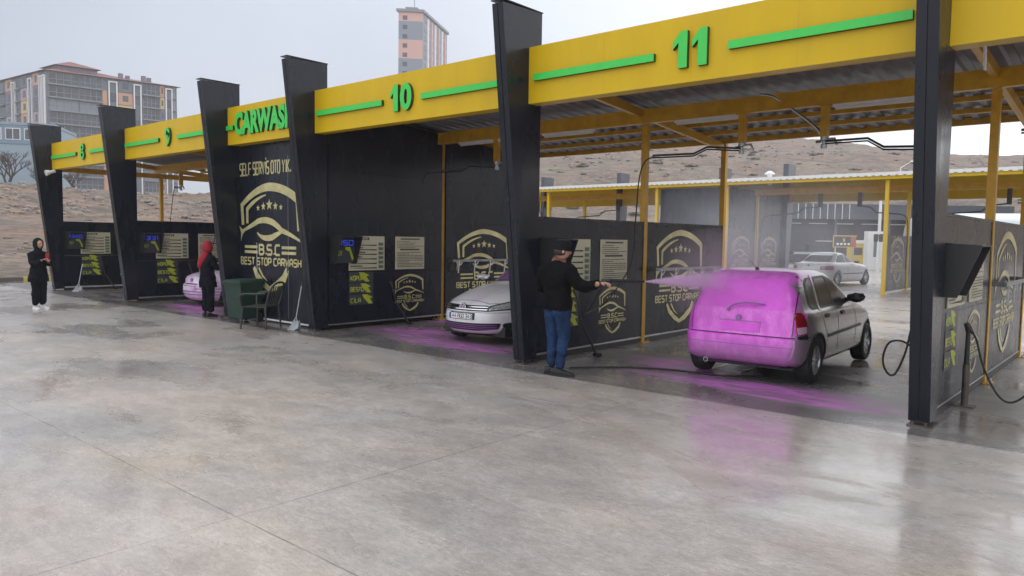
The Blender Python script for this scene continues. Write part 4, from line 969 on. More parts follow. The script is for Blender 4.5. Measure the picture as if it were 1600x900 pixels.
co.stick('bumper_gap', rpoly([(-.50, .575), (-.50, .612), (-.34, .64), (-.34, .55)], .01), 'x', 1, 'black_plastic', off=.006)
co.line('bumper_crease', [(-.72, .475), (.72, .475)], 'y', -1, .008, 'foam_glass', off=.002)
co.stick('bumper_corner', rpoly([(-.56, .30), (-.56, .58), (-.36, .58), (-.36, .40), (-.37, .30)], .03), 'x', 1, 'corsa_paint', off=.012)
co.stick('windscreen', rpoly([(-.60, .96), (-.50, 1.30), (.50, 1.30), (.60, .96)], .05), 'y', 1, 'glass_dark', off=.004)
for sd in (-1, 1): co.stick('headlight', rpoly([(sd * .42, .60), (sd * .44, .72), (sd * .74, .74), (sd * .76, .62)], .03), 'y', 1, 'lamp_glass', off=.006)
mb = MB(); mb.box(-.62, .62, -.35, 2.9, .17, .30, 'black_plastic'); mb.bar((-.62, -.05, .25), (.62, .0, .25), .07, .07, 'black_plastic'); mb.build('underbody', co.root)

# white hatchback facing us in bay 10
LV2 = [(.15, -.62, 3.20, .72), (.21, -.70, 3.34, .82), (.28, -.72, 3.41, .868), (.38, -.73, 3.44, .882), (.48, -.73, 3.435, .890), (.56, -.72, 3.41, .892), (.62, -.72, 3.37, .890), (.67, -.71, 3.31, .886), (.72, -.71, 3.20, .880), (.78, -.70, 3.02, .868), (.84, -.69, 2.80, .852), (.895, -.68, 2.54, .828), (.945, -.66, 2.24, .795), (1.02, -.62, 2.06, .765), (1.14, -.55, 1.83, .722), (1.26, -.46, 1.60, .675), (1.35, -.36, 1.40, .63), (1.40, -.26, 1.24, .58), (1.44, -.10, 1.04, .49), (1.465, .10, .82, .36), (1.475, .3, .6, .2)]
vw = Car('parked_hatchback', 'white hatchback facing out of bay 10, foam streaks on its bonnet', 'car', (-8.86, 12.18, 0), R(180 + 3), LV2, 'vw_paint', (0.0, 2.58), wr=.315, track=.75, tw=.21, exr=6, exf=2.7)
g = vw.stick('grille', rpoly([(-.42, .565), (-.42, .655), (.42, .655), (.42, .565)], .02), 'y', 1, 'black_plastic', off=.005)
for z in (.590, .628): vw.stick('grille_bar', rpoly([(-.43, z - .007), (-.43, z + .007), (.43, z + .007), (.43, z - .007)], .002), 'y', 1, 'chrome', off=.014, parent=g)
for sd in (-1, 1):
    h = vw.stick('headlight', rpoly([(sd * .40, .560), (sd * .42, .645), (sd * .56, .70), (sd * .72, .765), (sd * .83, .80), (sd * .872, .72), (sd * .76, .595)], .035), 'y', 1, 'black_plastic', off=.005)
    vw.stick('lens', rpoly([(sd * .44, .578), (sd * .46, .638), (sd * .58, .685), (sd * .73, .745), (sd * .815, .775), (sd * .84, .715), (sd * .74, .615)], .03), 'y', 1, 'lamp_glass', off=.010, parent=h)
    vw.stick('fog_light', rpoly([(sd * .605, .275), (sd * .61, .375), (sd * .80, .395), (sd * .82, .32), (sd * .74, .275)], .04), 'y', 1, 'black_plastic', off=.006)
    mb = MB(); a = vw.surf('y', 1, sd * .69, .33); mb.lathe([(0, .014), (.035, .014), (.042, 0)], a, (0, 1, 0), 'lamp_glass', 18); mb.build('fog_lamp', vw.root)
    for sg in ([(-.25, 1.0), (.05, 1.33), (.85, 1.385), (.86, .99)], [(.93, .99), (.92, 1.375), (1.30, 1.30), (1.78, 1.0)]): vw.stick('side_window', rpoly(sg, .05), 'x', sd, 'glass_dark', off=.005)
    mb = MB(); mb.add([(Vector((sd * .99, 1.73, 1.03)) + Vector((v[0] * .12, v[1] * .08, v[2] * .085))) for v in ico(1, 0, 3)[0]], ico(1, 0, 3)[1], 'vw_paint', True); mb.tube([(sd * .78, 1.71, 1.0), (sd * .92, 1.71, 1.01)], .025, 'black_plastic'); mb.build('wing_mirror', vw.root)
lg = vw.stick('lower_grille', rpoly([(-.56, .275), (-.60, .375), (.60, .375), (.56, .275), (.30, .250), (-.30, .250)], .03), 'y', 1, 'black_plastic', off=.005)
for z in (.285, .315, .345): vw.stick('grille_bar', rpoly([(-.55, z - .005), (-.55, z + .005), (.55, z + .005), (.55, z - .005)], .002), 'y', 1, 'foam_glass', off=.011, parent=lg)
a = vw.surf('y', 1, 0, .615)
mb = MB(); mb.lathe([(.062, .018), (.062, .030), (.074, .030), (.078, .010), (.062, .018)], a, (0, 1, 0), 'chrome', 28); mb.lathe([(0, .012), (.07, .012), (.07, 0)], a, (0, 1, 0), 'foam_glass', 28)
q = lambda x, z: a + Vector((x, .024, z))
for c, d in (((-.030, .055), (-.008, .008)), ((.030, .055), (.008, .008)), ((-.052, .035), (-.026, -.050)), ((.052, .035), (.026, -.050)), ((-.026, -.050), (0, .0)), ((.026, -.050), (0, .0))): mb.bar(q(*c), q(*d), .010, .006, 'chrome', up=(0, 1, 0))
mb.build('badge', vw.root)
pl = vw.stick('number_plate', rpoly([(-.26, .425), (-.26, .535), (.26, .535), (.26, .425)], .01), 'y', 1, 'print_dark', off=.012)
a = vw.surf('y', 1, 0, .48)
dc = Decal(a + Vector((0, .016, -.51)), (-1, 0, 0), (0, 0, 1), .001); dc.rect(-.25, .465, .25, .555, 'plate_white'); dc.rect(-.25, .465, -.21, .555, 'plate_blue'); write(dc, '44 AGD 343', -.185, .235, .480, .540, 'print_dark', .17); dc.build('plate_lettering', pl)
vw.stick('windscreen', rpoly([(-.71, 1.0), (-.58, 1.37), (.58, 1.37), (.71, 1.0)], .05), 'y', 1, 'foam_glass', off=.004)
vw.line('bonnet_seam', [(-.80, 2.35), (-.66, 2.95), (-.40, 3.20), (.40, 3.20), (.66, 2.95), (.80, 2.35)], 'z', 1, .009, 'print_dark', off=.002)
vw.line('bumper_seam', [(-.86, .545), (-.45, .545), (.45, .545), (.86, .545)], 'y', 1, .007, 'print_dark', off=.002)
for s_ in (0, 1):
    mb = MB(); mb.tube([(.55 - s_ * .62, 2.18, .975), (.02 - s_ * .62, 2.12, 1.02)], .009, 'black_plastic', 6); mb.build('wiper', vw.root)
mb = MB(); mb.box(-.66, .66, -.4, 3.1, .14, .3, 'black_plastic'); mb.build('underbody', vw.root)

# older small car wholly covered in pink foam in bay 9
LV3 = [(.15, -.5, 3.0, .70), (.24, -.60, 3.14, .79), (.40, -.62, 3.18, .82), (.52, -.62, 3.17, .82), (.56, -.60, 3.12, .815), (.68, -.60, 3.08, .81), (.76, -.59, 2.96, .80), (.82, -.58, 2.70, .785), (.88, -.57, 2.40, .765), (.93, -.55, 2.1, .73), (1.02, -.5, 1.93, .695), (1.2, -.4, 1.62, .635), (1.33, -.26, 1.36, .57), (1.38, -.1, 1.1, .50), (1.41, .1, .8, .36), (1.42, .3, .6, .2)]
pc = Car('parked_hatchback', 'small car wholly covered in pink foam behind the red headscarf in bay 9', 'car', (-17.98, 11.75, 0), R(180 + 4), LV3, 'pink_paint', (0.0, 2.42), wr=.28, track=.70, exf=3.0)
for z in (.30, .37, .44): pc.line('grille_bar', [(-.68, z), (.68, z)], 'y', 1, .022, 'foam_glass', off=.006)
pc.stick('grille', rpoly([(-.26, .50), (-.26, .56), (.26, .56), (.26, .50)], .02), 'y', 1, 'glass_dark', off=.006)
pc.stick('number_plate', rpoly([(-.25, .40), (-.25, .49), (.25, .49), (.25, .40)], .01), 'y', 1, 'pink_paint', off=.016)
for sd in (-1, 1):
    pc.stick('headlight', rpoly([(sd * .40, .60), (sd * .42, .73), (sd * .76, .75), (sd * .78, .62)], .04), 'y', 1, 'pink_paint', off=.012)
    pc.stick('side_window', rpoly([(.1, .95), (.2, 1.3), (1.0, 1.28), (1.55, .96)], .05), 'x', sd, 'foam_glass', off=.005)
    mb = MB(); mb.add([(Vector((sd * .88, 1.5, 1.0)) + Vector((v[0] * .10, v[1] * .07, v[2] * .08))) for v in ico(1, 0, 2)[0]], ico(1, 0, 2)[1], 'pink_paint', True); mb.build('wing_mirror', pc.root)
pc.stick('windscreen', rpoly([(-.62, .98), (-.52, 1.31), (.52, 1.31), (.62, .98)], .05), 'y', 1, 'foam_glass', off=.004)
pc.line('bonnet_seam', [(-.70, 2.3), (-.60, 2.85), (.60, 2.85), (.70, 2.3)], 'z', 1, .010, 'foam_glass', off=.002)
mb = MB(); a = pc.surf('y', 1, 0, .64); mb.lathe([(0, .02), (.05, .02), (.055, 0)], a, (0, 1, 0), 'foam_glass', 18); mb.build('badge', pc.root)

# white saloon further back
LV4 = [(.17, -.75, 3.30, .72), (.26, -.90, 3.42, .80), (.42, -.94, 3.46, .84), (.55, -.94, 3.46, .85), (.62, -.91, 3.43, .85), (.72, -.90, 3.38, .845), (.80, -.89, 3.28, .835), (.86, -.88, 2.95, .825), (.90, -.86, 2.60, .81), (.935, -.78, 2.20, .79), (.955, -.50, 1.98, .765), (.985, -.28, 1.86, .735), (1.08, -.10, 1.68, .69), (1.2, .10, 1.45, .64), (1.30, .32, 1.22, .585), (1.35, .45, 1.05, .52), (1.375, .6, .92, .42), (1.39, .72, .8, .2)]
sa = Car('parked_saloon', 'white saloon parked under the far canopy, seen from behind', 'car', (-10.85, 31.9, 0), R(-7), LV4, 'white_paint', (0.0, 2.70), wr=.305, track=.73, exr=6, exf=4)
sa.stick('rear_window', rpoly([(-.58, .995), (-.47, 1.29), (.47, 1.29), (.58, .995)], .05), 'y', -1, 'glass_dark', off=.004)
for sd in (-1, 1):
    sa.stick('tail_light', rpoly([(sd * .48, .68), (sd * .48, .84), (sd * .80, .84), (sd * .82, .68)], .03), 'y', -1, 'red_lens', off=.008)
    sa.stick('side_window', rpoly([(.02, .985), (.36, 1.26), (.80, 1.31), (.82, .98)], .05), 'x', sd, 'glass_light', off=.005)
    sa.stick('side_window', rpoly([(.88, .98), (.86, 1.31), (1.10, 1.27), (1.72, .98)], .05), 'x', sd, 'glass_light', off=.005)
    sa.stick('side_moulding', rpoly([(.4, .50), (.4, .54), (2.3, .54), (2.3, .50)], .01), 'x', sd, 'black_plastic', off=.010)
    for q_ in ([(.85, .95), (.85, .3)], [(1.85, .9), (1.9, .3)]): sa.line('door_seam', q_, 'x', sd, .01, 'print_dark', off=.002)
    mb = MB(); mb.add([(Vector((sd * .90, 1.55, 1.0)) + Vector((v[0] * .11, v[1] * .07, v[2] * .08))) for v in ico(1, 0, 2)[0]], ico(1, 0, 2)[1], 'black_plastic', True); mb.build('wing_mirror', sa.root)
    sa.stick('headlight', rpoly([(sd * .42, .62), (sd * .42, .76), (sd * .78, .76), (sd * .80, .62)], .03), 'y', 1, 'lamp_glass', off=.006)
sa.stick('number_plate', rpoly([(-.26, .69), (-.26, .80), (.26, .80), (.26, .69)], .01), 'y', -1, 'plate_white', off=.012)
sa.line('bumper_seam', [(-.82, .61), (.82, .61)], 'y', -1, .02, 'print_dark', off=.004)
mb = MB(); a = sa.surf('y', -1, 0, .85); mb.lathe([(0, .012), (.04, .012), (.045, 0)], a, (0, -1, 0), 'plate_blue', 16); mb.build('badge', sa.root)

# ------------------------------------------------------------------ people
def skinned(name, nodes, edges, m, parent, sub=2, root=0, mesh_only=False):
    me = bpy.data.meshes.new(name); names = list(nodes); me.from_pydata([nodes[k][0] for k in names], [(names.index(a), names.index(b)) for a, b in edges], [])
    o = bpy.data.objects.new(name, me); C.objects.link(o); o.modifiers.new('s', 'SKIN').use_smooth_shade = True
    for i, k in enumerate(names):
        r = nodes[k][1]; me.skin_vertices[0].data[i].radius = r if isinstance(r, tuple) else (r, r)
        me.skin_vertices[0].data[i].use_root = (i == root)
    sb = o.modifiers.new('u', 'SUBSURF'); sb.levels = sub; sb.render_levels = sub
    m2 = eval_mesh(o, name); bpy.data.objects.remove(o); m2.materials.clear(); m2.materials.append(M[m]); m2.polygons.foreach_set('use_smooth', [True] * len(m2.polygons))
    n = bpy.data.objects.new(name, m2); C.objects.link(n); n.parent = parent; return n
def blob(name, parent, c, r, m, rot=None, sub=3, f=None):
    vs, fs = ico(1, 0, 1); bm = bmesh.new(); bmesh.ops.create_icosphere(bm, subdivisions=sub, radius=1)
    Rm = Matrix.Rotation(rot[1], 3, rot[0]) if rot else Matrix.Identity(3)
    for v in bm.verts:
        p = v.co.copy()
        if f: p = f(p)
        v.co = Rm @ Vector((p.x * r[0], p.y * r[1], p.z * r[2])) + Vector(c)
    me = bpy.data.meshes.new(name); bm.to_mesh(me); bm.free(); me.materials.append(M[m]); me.polygons.foreach_set('use_smooth', [True] * len(me.polygons))
    o = bpy.data.objects.new(name, me); C.objects.link(o); o.parent = parent; return o
def join(objs, name, parent):
    """merge meshes (same figure) into one object"""
    bm = bmesh.new(); mats = []
    for o in objs:
        base = len(bm.faces); t = o.data.copy(); t.transform(o.matrix_local if False else Matrix.Identity(4)); k0 = len(bm.faces); bm.from_mesh(t); bm.faces.ensure_lookup_table()
        mp = []
        for m in o.data.materials:
            if m not in mats: mats.append(m)
            mp.append(mats.index(m))
        for f in bm.faces[k0:]: f.material_index = mp[f.material_index] if f.material_index < len(mp) else 0
    me = bpy.data.meshes.new(name); bm.to_mesh(me); bm.free()
    for m in mats: me.materials.append(m)
    for o in objs: bpy.data.objects.remove(o)
    n = bpy.data.objects.new(name, me); C.objects.link(n); n.parent = parent; return n
def head(parent, c, yaw, tilt=0, k=1.0):
    """returns list of meshes forming head with face, facing +y turned by yaw"""
    Rm = Matrix.Rotation(yaw, 3, 'Z') @ Matrix.Rotation(tilt, 3, 'X')
    def shape(p):
        q = p.copy(); q.x *= 1 - .22 * max(0, -p.z) ; q.y *= 1 - .12 * max(0, -p.z)
        if p.y > 0: q.y += .05 * math.exp(-((p.z + .55) ** 2) / .06)      # chin
        if p.y > .6: q.y -= .04 * math.exp(-((p.z - .02) ** 2) / .02) * (1 if abs(p.x) > .15 else 0)
        return q
    objs = [blob('h', parent, (0, 0, 0), (.075 * k, .098 * k, .118 * k), 'skin', f=shape)]
    objs.append(blob('h', parent, (0, .100 * k, -.015 * k), (.013 * k, .020 * k, .026 * k), 'skin', sub=2))
    objs.append(blob('h', parent, (0, .090 * k, -.060 * k), (.024 * k, .010 * k, .008 * k), 'lip', sub=2))
    for s_ in (-1, 1):
        objs.append(blob('h', parent, (s_ * .030 * k, .088 * k, .012 * k), (.012 * k, .008 * k, .007 * k), 'eye', sub=2))
        objs.append(blob('h', parent, (s_ * .030 * k, .090 * k, .035 * k), (.020 * k, .006 * k, .005 * k), 'hair', sub=2))
        objs.append(blob('h', parent, (s_ * .076 * k, -.005, -.005 * k), (.011 * k, .020 * k, .032 * k), 'skin', sub=2))
    for o in objs: o.data.transform(Matrix.Translation(Vector(c)) @ Rm.to_4x4())
    return objs
def hand(parent, wrist, d, up, curl=.6, k=1.0, side=1):
    d = Vector(d).normalized(); up = Vector(up); s_ = d.cross(up).normalized(); up = s_.cross(d).normalized(); W = Vector(wrist); objs = []
    nodes = {'w': (W, (.024 * k, .018 * k)), 'p': (W + d * .045 * k, (.038 * k, .016 * k)), 'k': (W + d * .085 * k, (.040 * k, .014 * k))}
    objs.append(skinned('h', nodes, [('w', 'p'), ('p', 'k')], 'skin', parent, 1))
    for i, ln in enumerate((.070, .080, .074, .058)):
        b = W + d * .070 * k + s_ * (i - 1.5) * .020 * k; pts = [b]; dd = d.copy(); l = ln * k
        for j in range(3):
            dd = (Matrix.Rotation(-curl * (.5 + .5 * j), 3, s_) @ dd); pts.append(pts[-1] + dd * l * (.5, .3, .25)[j] * 1.1)
        objs.append(skinned('h', {str(j): (p, .0090 * k * (1 - .08 * j)) for j, p in enumerate(pts)}, [('0', '1'), ('1', '2'), ('2', '3')], 'skin', parent, 1))
    b = W + d * .025 * k - s_ * side * .024 * k; t1 = b + (d * .6 - s_ * side * .7 - up * .3).normalized() * .035 * k; t2 = t1 + (d * .8 - up * .5).normalized() * .032 * k
    objs.append(skinned('h', {'0': (b, .012 * k), '1': (t1, .0105 * k), '2': (t2, .009 * k)}, [('0', '1'), ('1', '2')], 'skin', parent, 1))
    return objs
def shoe(parent, c, yaw, m, sole='black_rubber', k=1.0):
    Rm = Matrix.Translation(Vector(c)) @ Matrix.Rotation(yaw, 4, 'Z')
    vs = []; fs = []; prof = [(-.085, .028, .075), (-.07, .036, .085), (-.02, .036, .095), (.04, .040, .072), (.09, .045, .052), (.14, .042, .045), (.175, .028, .036), (.188, .012, .026)]
    n = 12
    for y, hw, h in prof:
        for j in range(n):
            a = 2 * math.pi * j / n; x = math.copysign(abs(math.cos(a)) ** .7, math.cos(a)) * hw; z = .012 + (h - .012) * (.5 + .5 * math.copysign(abs(math.sin(a)) ** .6, math.sin(a))); vs.append(Rm @ Vector((x * k, y * k, z * k)))
    for i in range(len(prof) - 1):
        for j in range(n): fs.append((i * n + j, i * n + (j + 1) % n, (i + 1) * n + (j + 1) % n, (i + 1) * n + j))
    fs.append(tuple(range(n))[::-1]); fs.append(tuple(range((len(prof) - 1) * n, len(prof) * n)))
    mb = MB(); mb.add(vs, fs, m, True)
    sv = []; 
    for zz in (0, .022):
        for y, hw, h in prof: sv.append(Rm @ Vector((hw * 1.08 * k, y * k, zz * k)))
        for y, hw, h in prof[::-1]: sv.append(Rm @ Vector((-hw * 1.08 * k, y * k, zz * k)))
    q = 2 * len(prof); mb.add(sv, [tuple(range(q))[::-1], tuple(range(q, 2 * q))] + [(i, (i + 1) % q, (i + 1) % q + q, i + q) for i in range(q)], sole)
    return mb.build('shoe', parent)

def cloth(name, src, parent, test, off, m, wr=9.0, amp=.010):
    bm = bmesh.new(); bm.from_mesh(src.data); bm.normal_update()
    bmesh.ops.delete(bm, geom=[f for f in bm.faces if not test(f.calc_center_median())], context='FACES')
    for v in bm.verts:
        p = v.co.copy(); k = noise.noise(Vector((p.x * wr, p.y * wr, p.z * wr * 1.4))) * amp + noise.noise(Vector((p.x * wr * 2.3, p.y * wr * 2.3, p.z * wr * 3))) * amp * .4
        v.co = p + v.normal * (off + k)
    seen = set(); isl = []
    for v in bm.verts:
        if v in seen: continue
        st = [v]; seen.add(v); cur = []
        while st:
            q = st.pop(); cur.append(q)
            for e in q.link_edges:
                o2 = e.other_vert(q)
                if o2 not in seen: seen.add(o2); st.append(o2)
        isl.append(cur)
    isl.sort(key=len); [bmesh.ops.delete(bm, geom=c_, context='VERTS') for c_ in isl[:-1]]
    me = bpy.data.meshes.new(name); bm.to_mesh(me); bm.free(); me.materials.clear(); me.materials.append(M[m]); me.polygons.foreach_set('use_smooth', [True] * len(me.polygons)); me.polygons.foreach_set('material_index', [0] * len(me.polygons))
    o = bpy.data.objects.new(name, me); C.objects.link(o); o.parent = parent; return o
# man in a cap holding the foam lance, seen from behind
mn = thing('person', 'man in black sweatshirt, jeans and black cap spraying foam with a lance', 'person', (-5.90, 7.70, 0), R(-4))
J = {'pel': ((0, .0, .90), (.165, .125)), 'wst': ((0, .01, 1.03), (.172, .135)), 'chs': ((-.005, .0, 1.20), (.195, .140)), 'ups': ((-.005, -.01, 1.34), (.185, .120)), 'nk': ((0, .01, 1.455), (.066, .068)), 'hd': ((.015, .03, 1.53), (.055, .058)),
     'sR': ((.195, .0, 1.345), .085), 'eR': ((.370, .05, 1.14), .060), 'wR': ((.600, .115, 1.215), .034), 'sL': ((-.205, .0, 1.340), .085), 'eL': ((-.345, .04, 1.10), .062), 'wL': ((-.16, .24, 1.06), .034),
     'hR': ((.098, .0, .82), .110), 'kR': ((.090, .035, .49), .078), 'aR': ((.070, -.02, .09), .052), 'hL': ((-.098, .0, .82), .110), 'kL': ((-.088, .02, .49), .076), 'aL': ((-.075, .0, .09), .052), 'mR': ((.08, .01, .28), .066), 'mL': ((-.082, .01, .28), .066)}
E_ = [('pel', 'wst'), ('wst', 'chs'), ('chs', 'ups'), ('ups', 'nk'), ('nk', 'hd'), ('ups', 'sR'), ('sR', 'eR'), ('eR', 'wR'), ('ups', 'sL'), ('sL', 'eL'), ('eL', 'wL'), ('pel', 'hR'), ('hR', 'kR'), ('kR', 'mR'), ('mR', 'aR'), ('pel', 'hL'), ('hL', 'kL'), ('kL', 'mL'), ('mL', 'aL')]
b0 = skinned('b', J, E_, 'skin', mn, 3)
arm = lambda c: c.z > 1.0 and abs(c.x) > .26
cloth('jeans', b0, mn, lambda c: c.z < .925 and abs(c.x) < .24, .006, 'jeans', 10, .018)
cloth('sweatshirt', b0, mn, lambda c: .85 < c.z < 1.47 and c.x < .565, .020, 'sweater', 8, .022)
def tuck(o, test, d=.022):
    me = o.data; ns = [v.normal.copy() for v in me.vertices]
    for v, nn in zip(me.vertices, ns):
        if test(v.co): v.co = v.co - nn * d
tuck(b0, lambda c: c.z < 1.44 and c.x < .55)
bd = [b0]
bd += head(mn, (.035, .045, 1.605), R(-38), R(-4)) + hand(mn, (.605, .118, 1.218), (.95, .25, .05), (0, 0, 1), .75, 1.05, -1) + hand(mn, (-.15, .25, 1.06), (.8, .5, .1), (0, 0, 1), .7, 1.0, 1)
join(bd, 'body', mn)
shoe(mn, (.065, -.03, 0), R(-62), 'shoe_dark', k=1.15); shoe(mn, (-.075, .0, 0), R(-48), 'shoe_dark', k=1.15)
mb = MB(); hc = Vector((.035, .045, 1.63)); Rm = Matrix.Rotation(R(-38), 3, 'Z') @ Matrix.Rotation(R(-4), 3, 'X'); prof = [(.096, -.035), (.103, .0), (.104, .05), (.100, .085), (.085, .10), (.0, .104)]
vs = []; fs = []; n = 24
for r, h in prof: vs += [hc + Rm @ Vector((math.cos(2 * math.pi * k / n) * r * .88, math.sin(2 * math.pi * k / n) * r * 1.06, h + .01)) for k in range(n)]
for i in range(len(prof) - 1):
    for k in range(n): fs.append((i * n + k, i * n + (k + 1) % n, (i + 1) * n + (k + 1) % n, (i + 1) * n + k))
mb.add(vs, fs, 'cap', True)
br = [Vector((.10 * math.sin(a), .085 + .085 * math.cos(a), 0)) for a in [R(-80 + 16 * i) for i in range(11)]]; mb.prism([hc + Rm @ (p + Vector((0, 0, -.015))) for p in br], Rm @ Vector((0, 0, .010)), 'cap'); mb.build('cap', mn)
blob('hair', mn, (.030, .035, 1.60), (.080, .100, .075), 'hair', f=lambda p: Vector((p.x, min(p.y, .35), p.z)), rot=('Z', R(-38)))

# lance in his hand, its hose and the spray
ln = thing('spray_lance', 'black foam lance held by the man in the cap', 'lance', (-5.27, 7.86, 1.24), 0)
mb = MB(); mb.tube([(-.05, -.02, .0), (.06, .03, .01)], .024, 'black_plastic'); mb.tube([(-.02, 0, .0), (-.05, -.02, -.10)], .018, 'black_plastic'); mb.build('grip', ln)
mb = MB(); mb.tube([(.06, .04, .010), (.16, .20, .005), (.20, .27, .0)], .020, 'black_plastic'); mb.tube([(.20, .27, 0), (.285, .40, -.005)], .015, 'black_rubber'); mb.build('barrel', ln)
mb = MB(); mb.tube([(.275, .385, -.004), (.300, .42, -.005)], .017, 'black_rubber'); mb.build('nozzle', ln)
mb = MB((-5.7, 8.3, 0)); mb.tube(smooth_path([(-5.32, 7.84, 1.15), (-5.40, 7.86, .90), (-5.6, 8.0, .35), (-5.75, 8.25, .05), (-5.3, 8.9, .012), (-4.9, 9.2, .012)]), .010, 'black_rubber', 8) if False else mb.tube(smooth_path([(-6.05, 8.2, .012), (-5.55, 8.75, .012), (-5.0, 9.05, .012), (-4.3, 9.15, .012), (-3.9, 9.5, .012)]), .012, 'black_rubber', 8)
tag(mb.build('ground_hose'), 'black hose lying on the bay floor behind the man in the cap', 'hose')
mb = MB((-6.3, 9, 1)); mb.tube(smooth_path([(-6.32, 9.6, .90), (-6.30, 9.2, .75), (-6.1, 8.6, .72), (-5.7, 8.15, .85), (-5.42, 7.9, 1.05), (-5.32, 7.84, 1.14)]), .010, 'black_rubber', 8)
tag(mb.build('lance_hose'), 'black hose running from the boom to the lance of the man', 'hose')

def vol(name, verts_faces, col, dens, label, cat=None, kind='stuff', nscale=3.0, grad=None, smooth_=True):
    m = bpy.data.materials.new(name); m.use_nodes = True; n = m.node_tree; n.nodes.clear(); o_ = n.nodes.new('ShaderNodeOutputMaterial'); v = n.nodes.new('ShaderNodeVolumePrincipled'); v.inputs['Color'].default_value = (*col, 1); v.inputs['Anisotropy'].default_value = 0
    v.inputs['Density'].default_value = dens
    if grad: grad(n, n.links, v)
    n.links.new(v.outputs[0], o_.inputs['Volume'])
    me = bpy.data.meshes.new(name); me.from_pydata(*[verts_faces[0], [], verts_faces[1]]); me.materials.append(m)
    bm = bmesh.new(); bm.from_mesh(me); bmesh.ops.recalc_face_normals(bm, faces=bm.faces); bm.to_mesh(me); bm.free()
    o = bpy.data.objects.new(name, me); C.objects.link(o); return tag(o, label, cat, None, kind)
# spray cone from the nozzle to the car tail
def cone(a, b, r0, r1, n=20, rings=8):
    a = Vector(a); b = Vector(b); d = (b - a).normalized(); u = d.cross(Vector((0, 0, 1))).normalized(); w_ = u.cross(d); vs = []; fs = []
    for i in range(rings + 1):
        t = i / rings; c = a + (b - a) * t; r = r0 + (r1 - r0) * t ** .8
        vs += [tuple(c + (u * math.cos(2 * math.pi * k / n) * .8 + w_ * math.sin(2 * math.pi * k / n)) * r) for k in range(n)]
    for i in range(rings):
        for k in range(n): fs.append((i * n + k, i * n + (k + 1) % n, (i + 1) * n + (k + 1) % n, (i + 1) * n + k))
    fs.append(tuple(range(n))); fs.append(tuple(range(rings * n, (rings + 1) * n))[::-1]); return vs, fs
NZ = Vector((-4.965, 8.285, 1.235)); TG = Vector((-4.12, 9.14, 1.26))
JD = (TG - NZ).normalized(); JL = (TG - NZ).length
def jetgrad(n, L, v):
    t = n.nodes.new('ShaderNodeTexCoord'); sb = n.nodes.new('ShaderNodeVectorMath'); sb.operation = 'SUBTRACT'; L.new(t.outputs['Object'], sb.inputs[0]); sb.inputs[1].default_value = NZ
    al = n.nodes.new('ShaderNodeVectorMath'); al.operation = 'DOT_PRODUCT'; L.new(sb.outputs[0], al.inputs[0]); al.inputs[1].default_value = JD
    cx = n.nodes.new('ShaderNodeVectorMath'); cx.operation = 'CROSS_PRODUCT'; L.new(sb.outputs[0], cx.inputs[0]); cx.inputs[1].default_value = JD
    ln_ = n.nodes.new('ShaderNodeVectorMath'); ln_.operation = 'LENGTH'; L.new(cx.outputs[0], ln_.inputs[0])
    rad = n.nodes.new('ShaderNodeMath'); rad.operation = 'MULTIPLY_ADD'; L.new(al.outputs['Value'], rad.inputs[0]); rad.inputs[1].default_value = .26 / JL; rad.inputs[2].default_value = .008
    q = n.nodes.new('ShaderNodeMath'); q.operation = 'DIVIDE'; L.new(ln_.outputs['Value'], q.inputs[0]); L.new(rad.outputs[0], q.inputs[1])
    side = n.nodes.new('ShaderNodeMapRange'); side.interpolation_type = 'SMOOTHERSTEP'; side.inputs[1].default_value = .95; side.inputs[2].default_value = .0; side.inputs[3].default_value = 0; side.inputs[4].default_value = 1; L.new(q.outputs[0], side.inputs[0])
    k = n.nodes.new('ShaderNodeMath'); k.operation = 'DIVIDE'; k.inputs[0].default_value = 7.0; a2 = n.nodes.new('ShaderNodeMath'); a2.operation = 'ADD'; L.new(rad.outputs[0], a2.inputs[0]); a2.inputs[1].default_value = -.0; L.new(a2.outputs[0], k.inputs[1])
    m_ = n.nodes.new('ShaderNodeMath'); m_.operation = 'MULTIPLY'; dk_ = n.nodes.new('ShaderNodeMath'); dk_.operation = 'MULTIPLY'; L.new(k.outputs[0], dk_.inputs[0]); L.new(ramp(n, L, al.outputs['Value'], 0.15, JL * .97, 1, 0), dk_.inputs[1]); L.new(dk_.outputs[0], m_.inputs[0]); L.new(side.outputs[0], m_.inputs[1]); 
    nz_ = n.nodes.new('ShaderNodeTexNoise'); nz_.inputs['Scale'].default_value = 14; L.new(t.outputs['Object'], nz_.inputs['Vector'])
    m2 = n.nodes.new('ShaderNodeMath'); m2.operation = 'MULTIPLY'; L.new(m_.outputs[0], m2.inputs[0]); L.new(ramp(n, L, nz_.outputs['Fac'], .3, .7, .6, 1.4), m2.inputs[1]); L.new(m2.outputs[0], v.inputs['Density'])
vol('foam_spray', cone(NZ, TG, .012, .29), (1.0, .76, 1.0), 6, 'pinkish jet of foam from the lance to the silver hatchback', 'spray', kind='thing', grad=jetgrad)
def jet2(n, L, v):
    t = n.nodes.new('ShaderNodeTexCoord'); sb = n.nodes.new('ShaderNodeVectorMath'); sb.operation = 'DISTANCE'; L.new(t.outputs['Object'], sb.inputs[0]); sb.inputs[1].default_value = (-4.35, 9.2, 1.33)
    L.new(ramp(n, L, sb.outputs['Value'], 0.15, 1.0, .40, 0), v.inputs['Density'])
def ellip(c, r, sub=3):
    bm = bmesh.new(); bmesh.ops.create_icosphere(bm, subdivisions=sub, radius=1); vs = [(c[0] + v.co.x * r[0], c[1] + v.co.y * r[1], c[2] + v.co.z * r[2]) for v in bm.verts]; fs = [[v.index for v in f.verts] for f in bm.faces]; bm.free(); return vs, fs
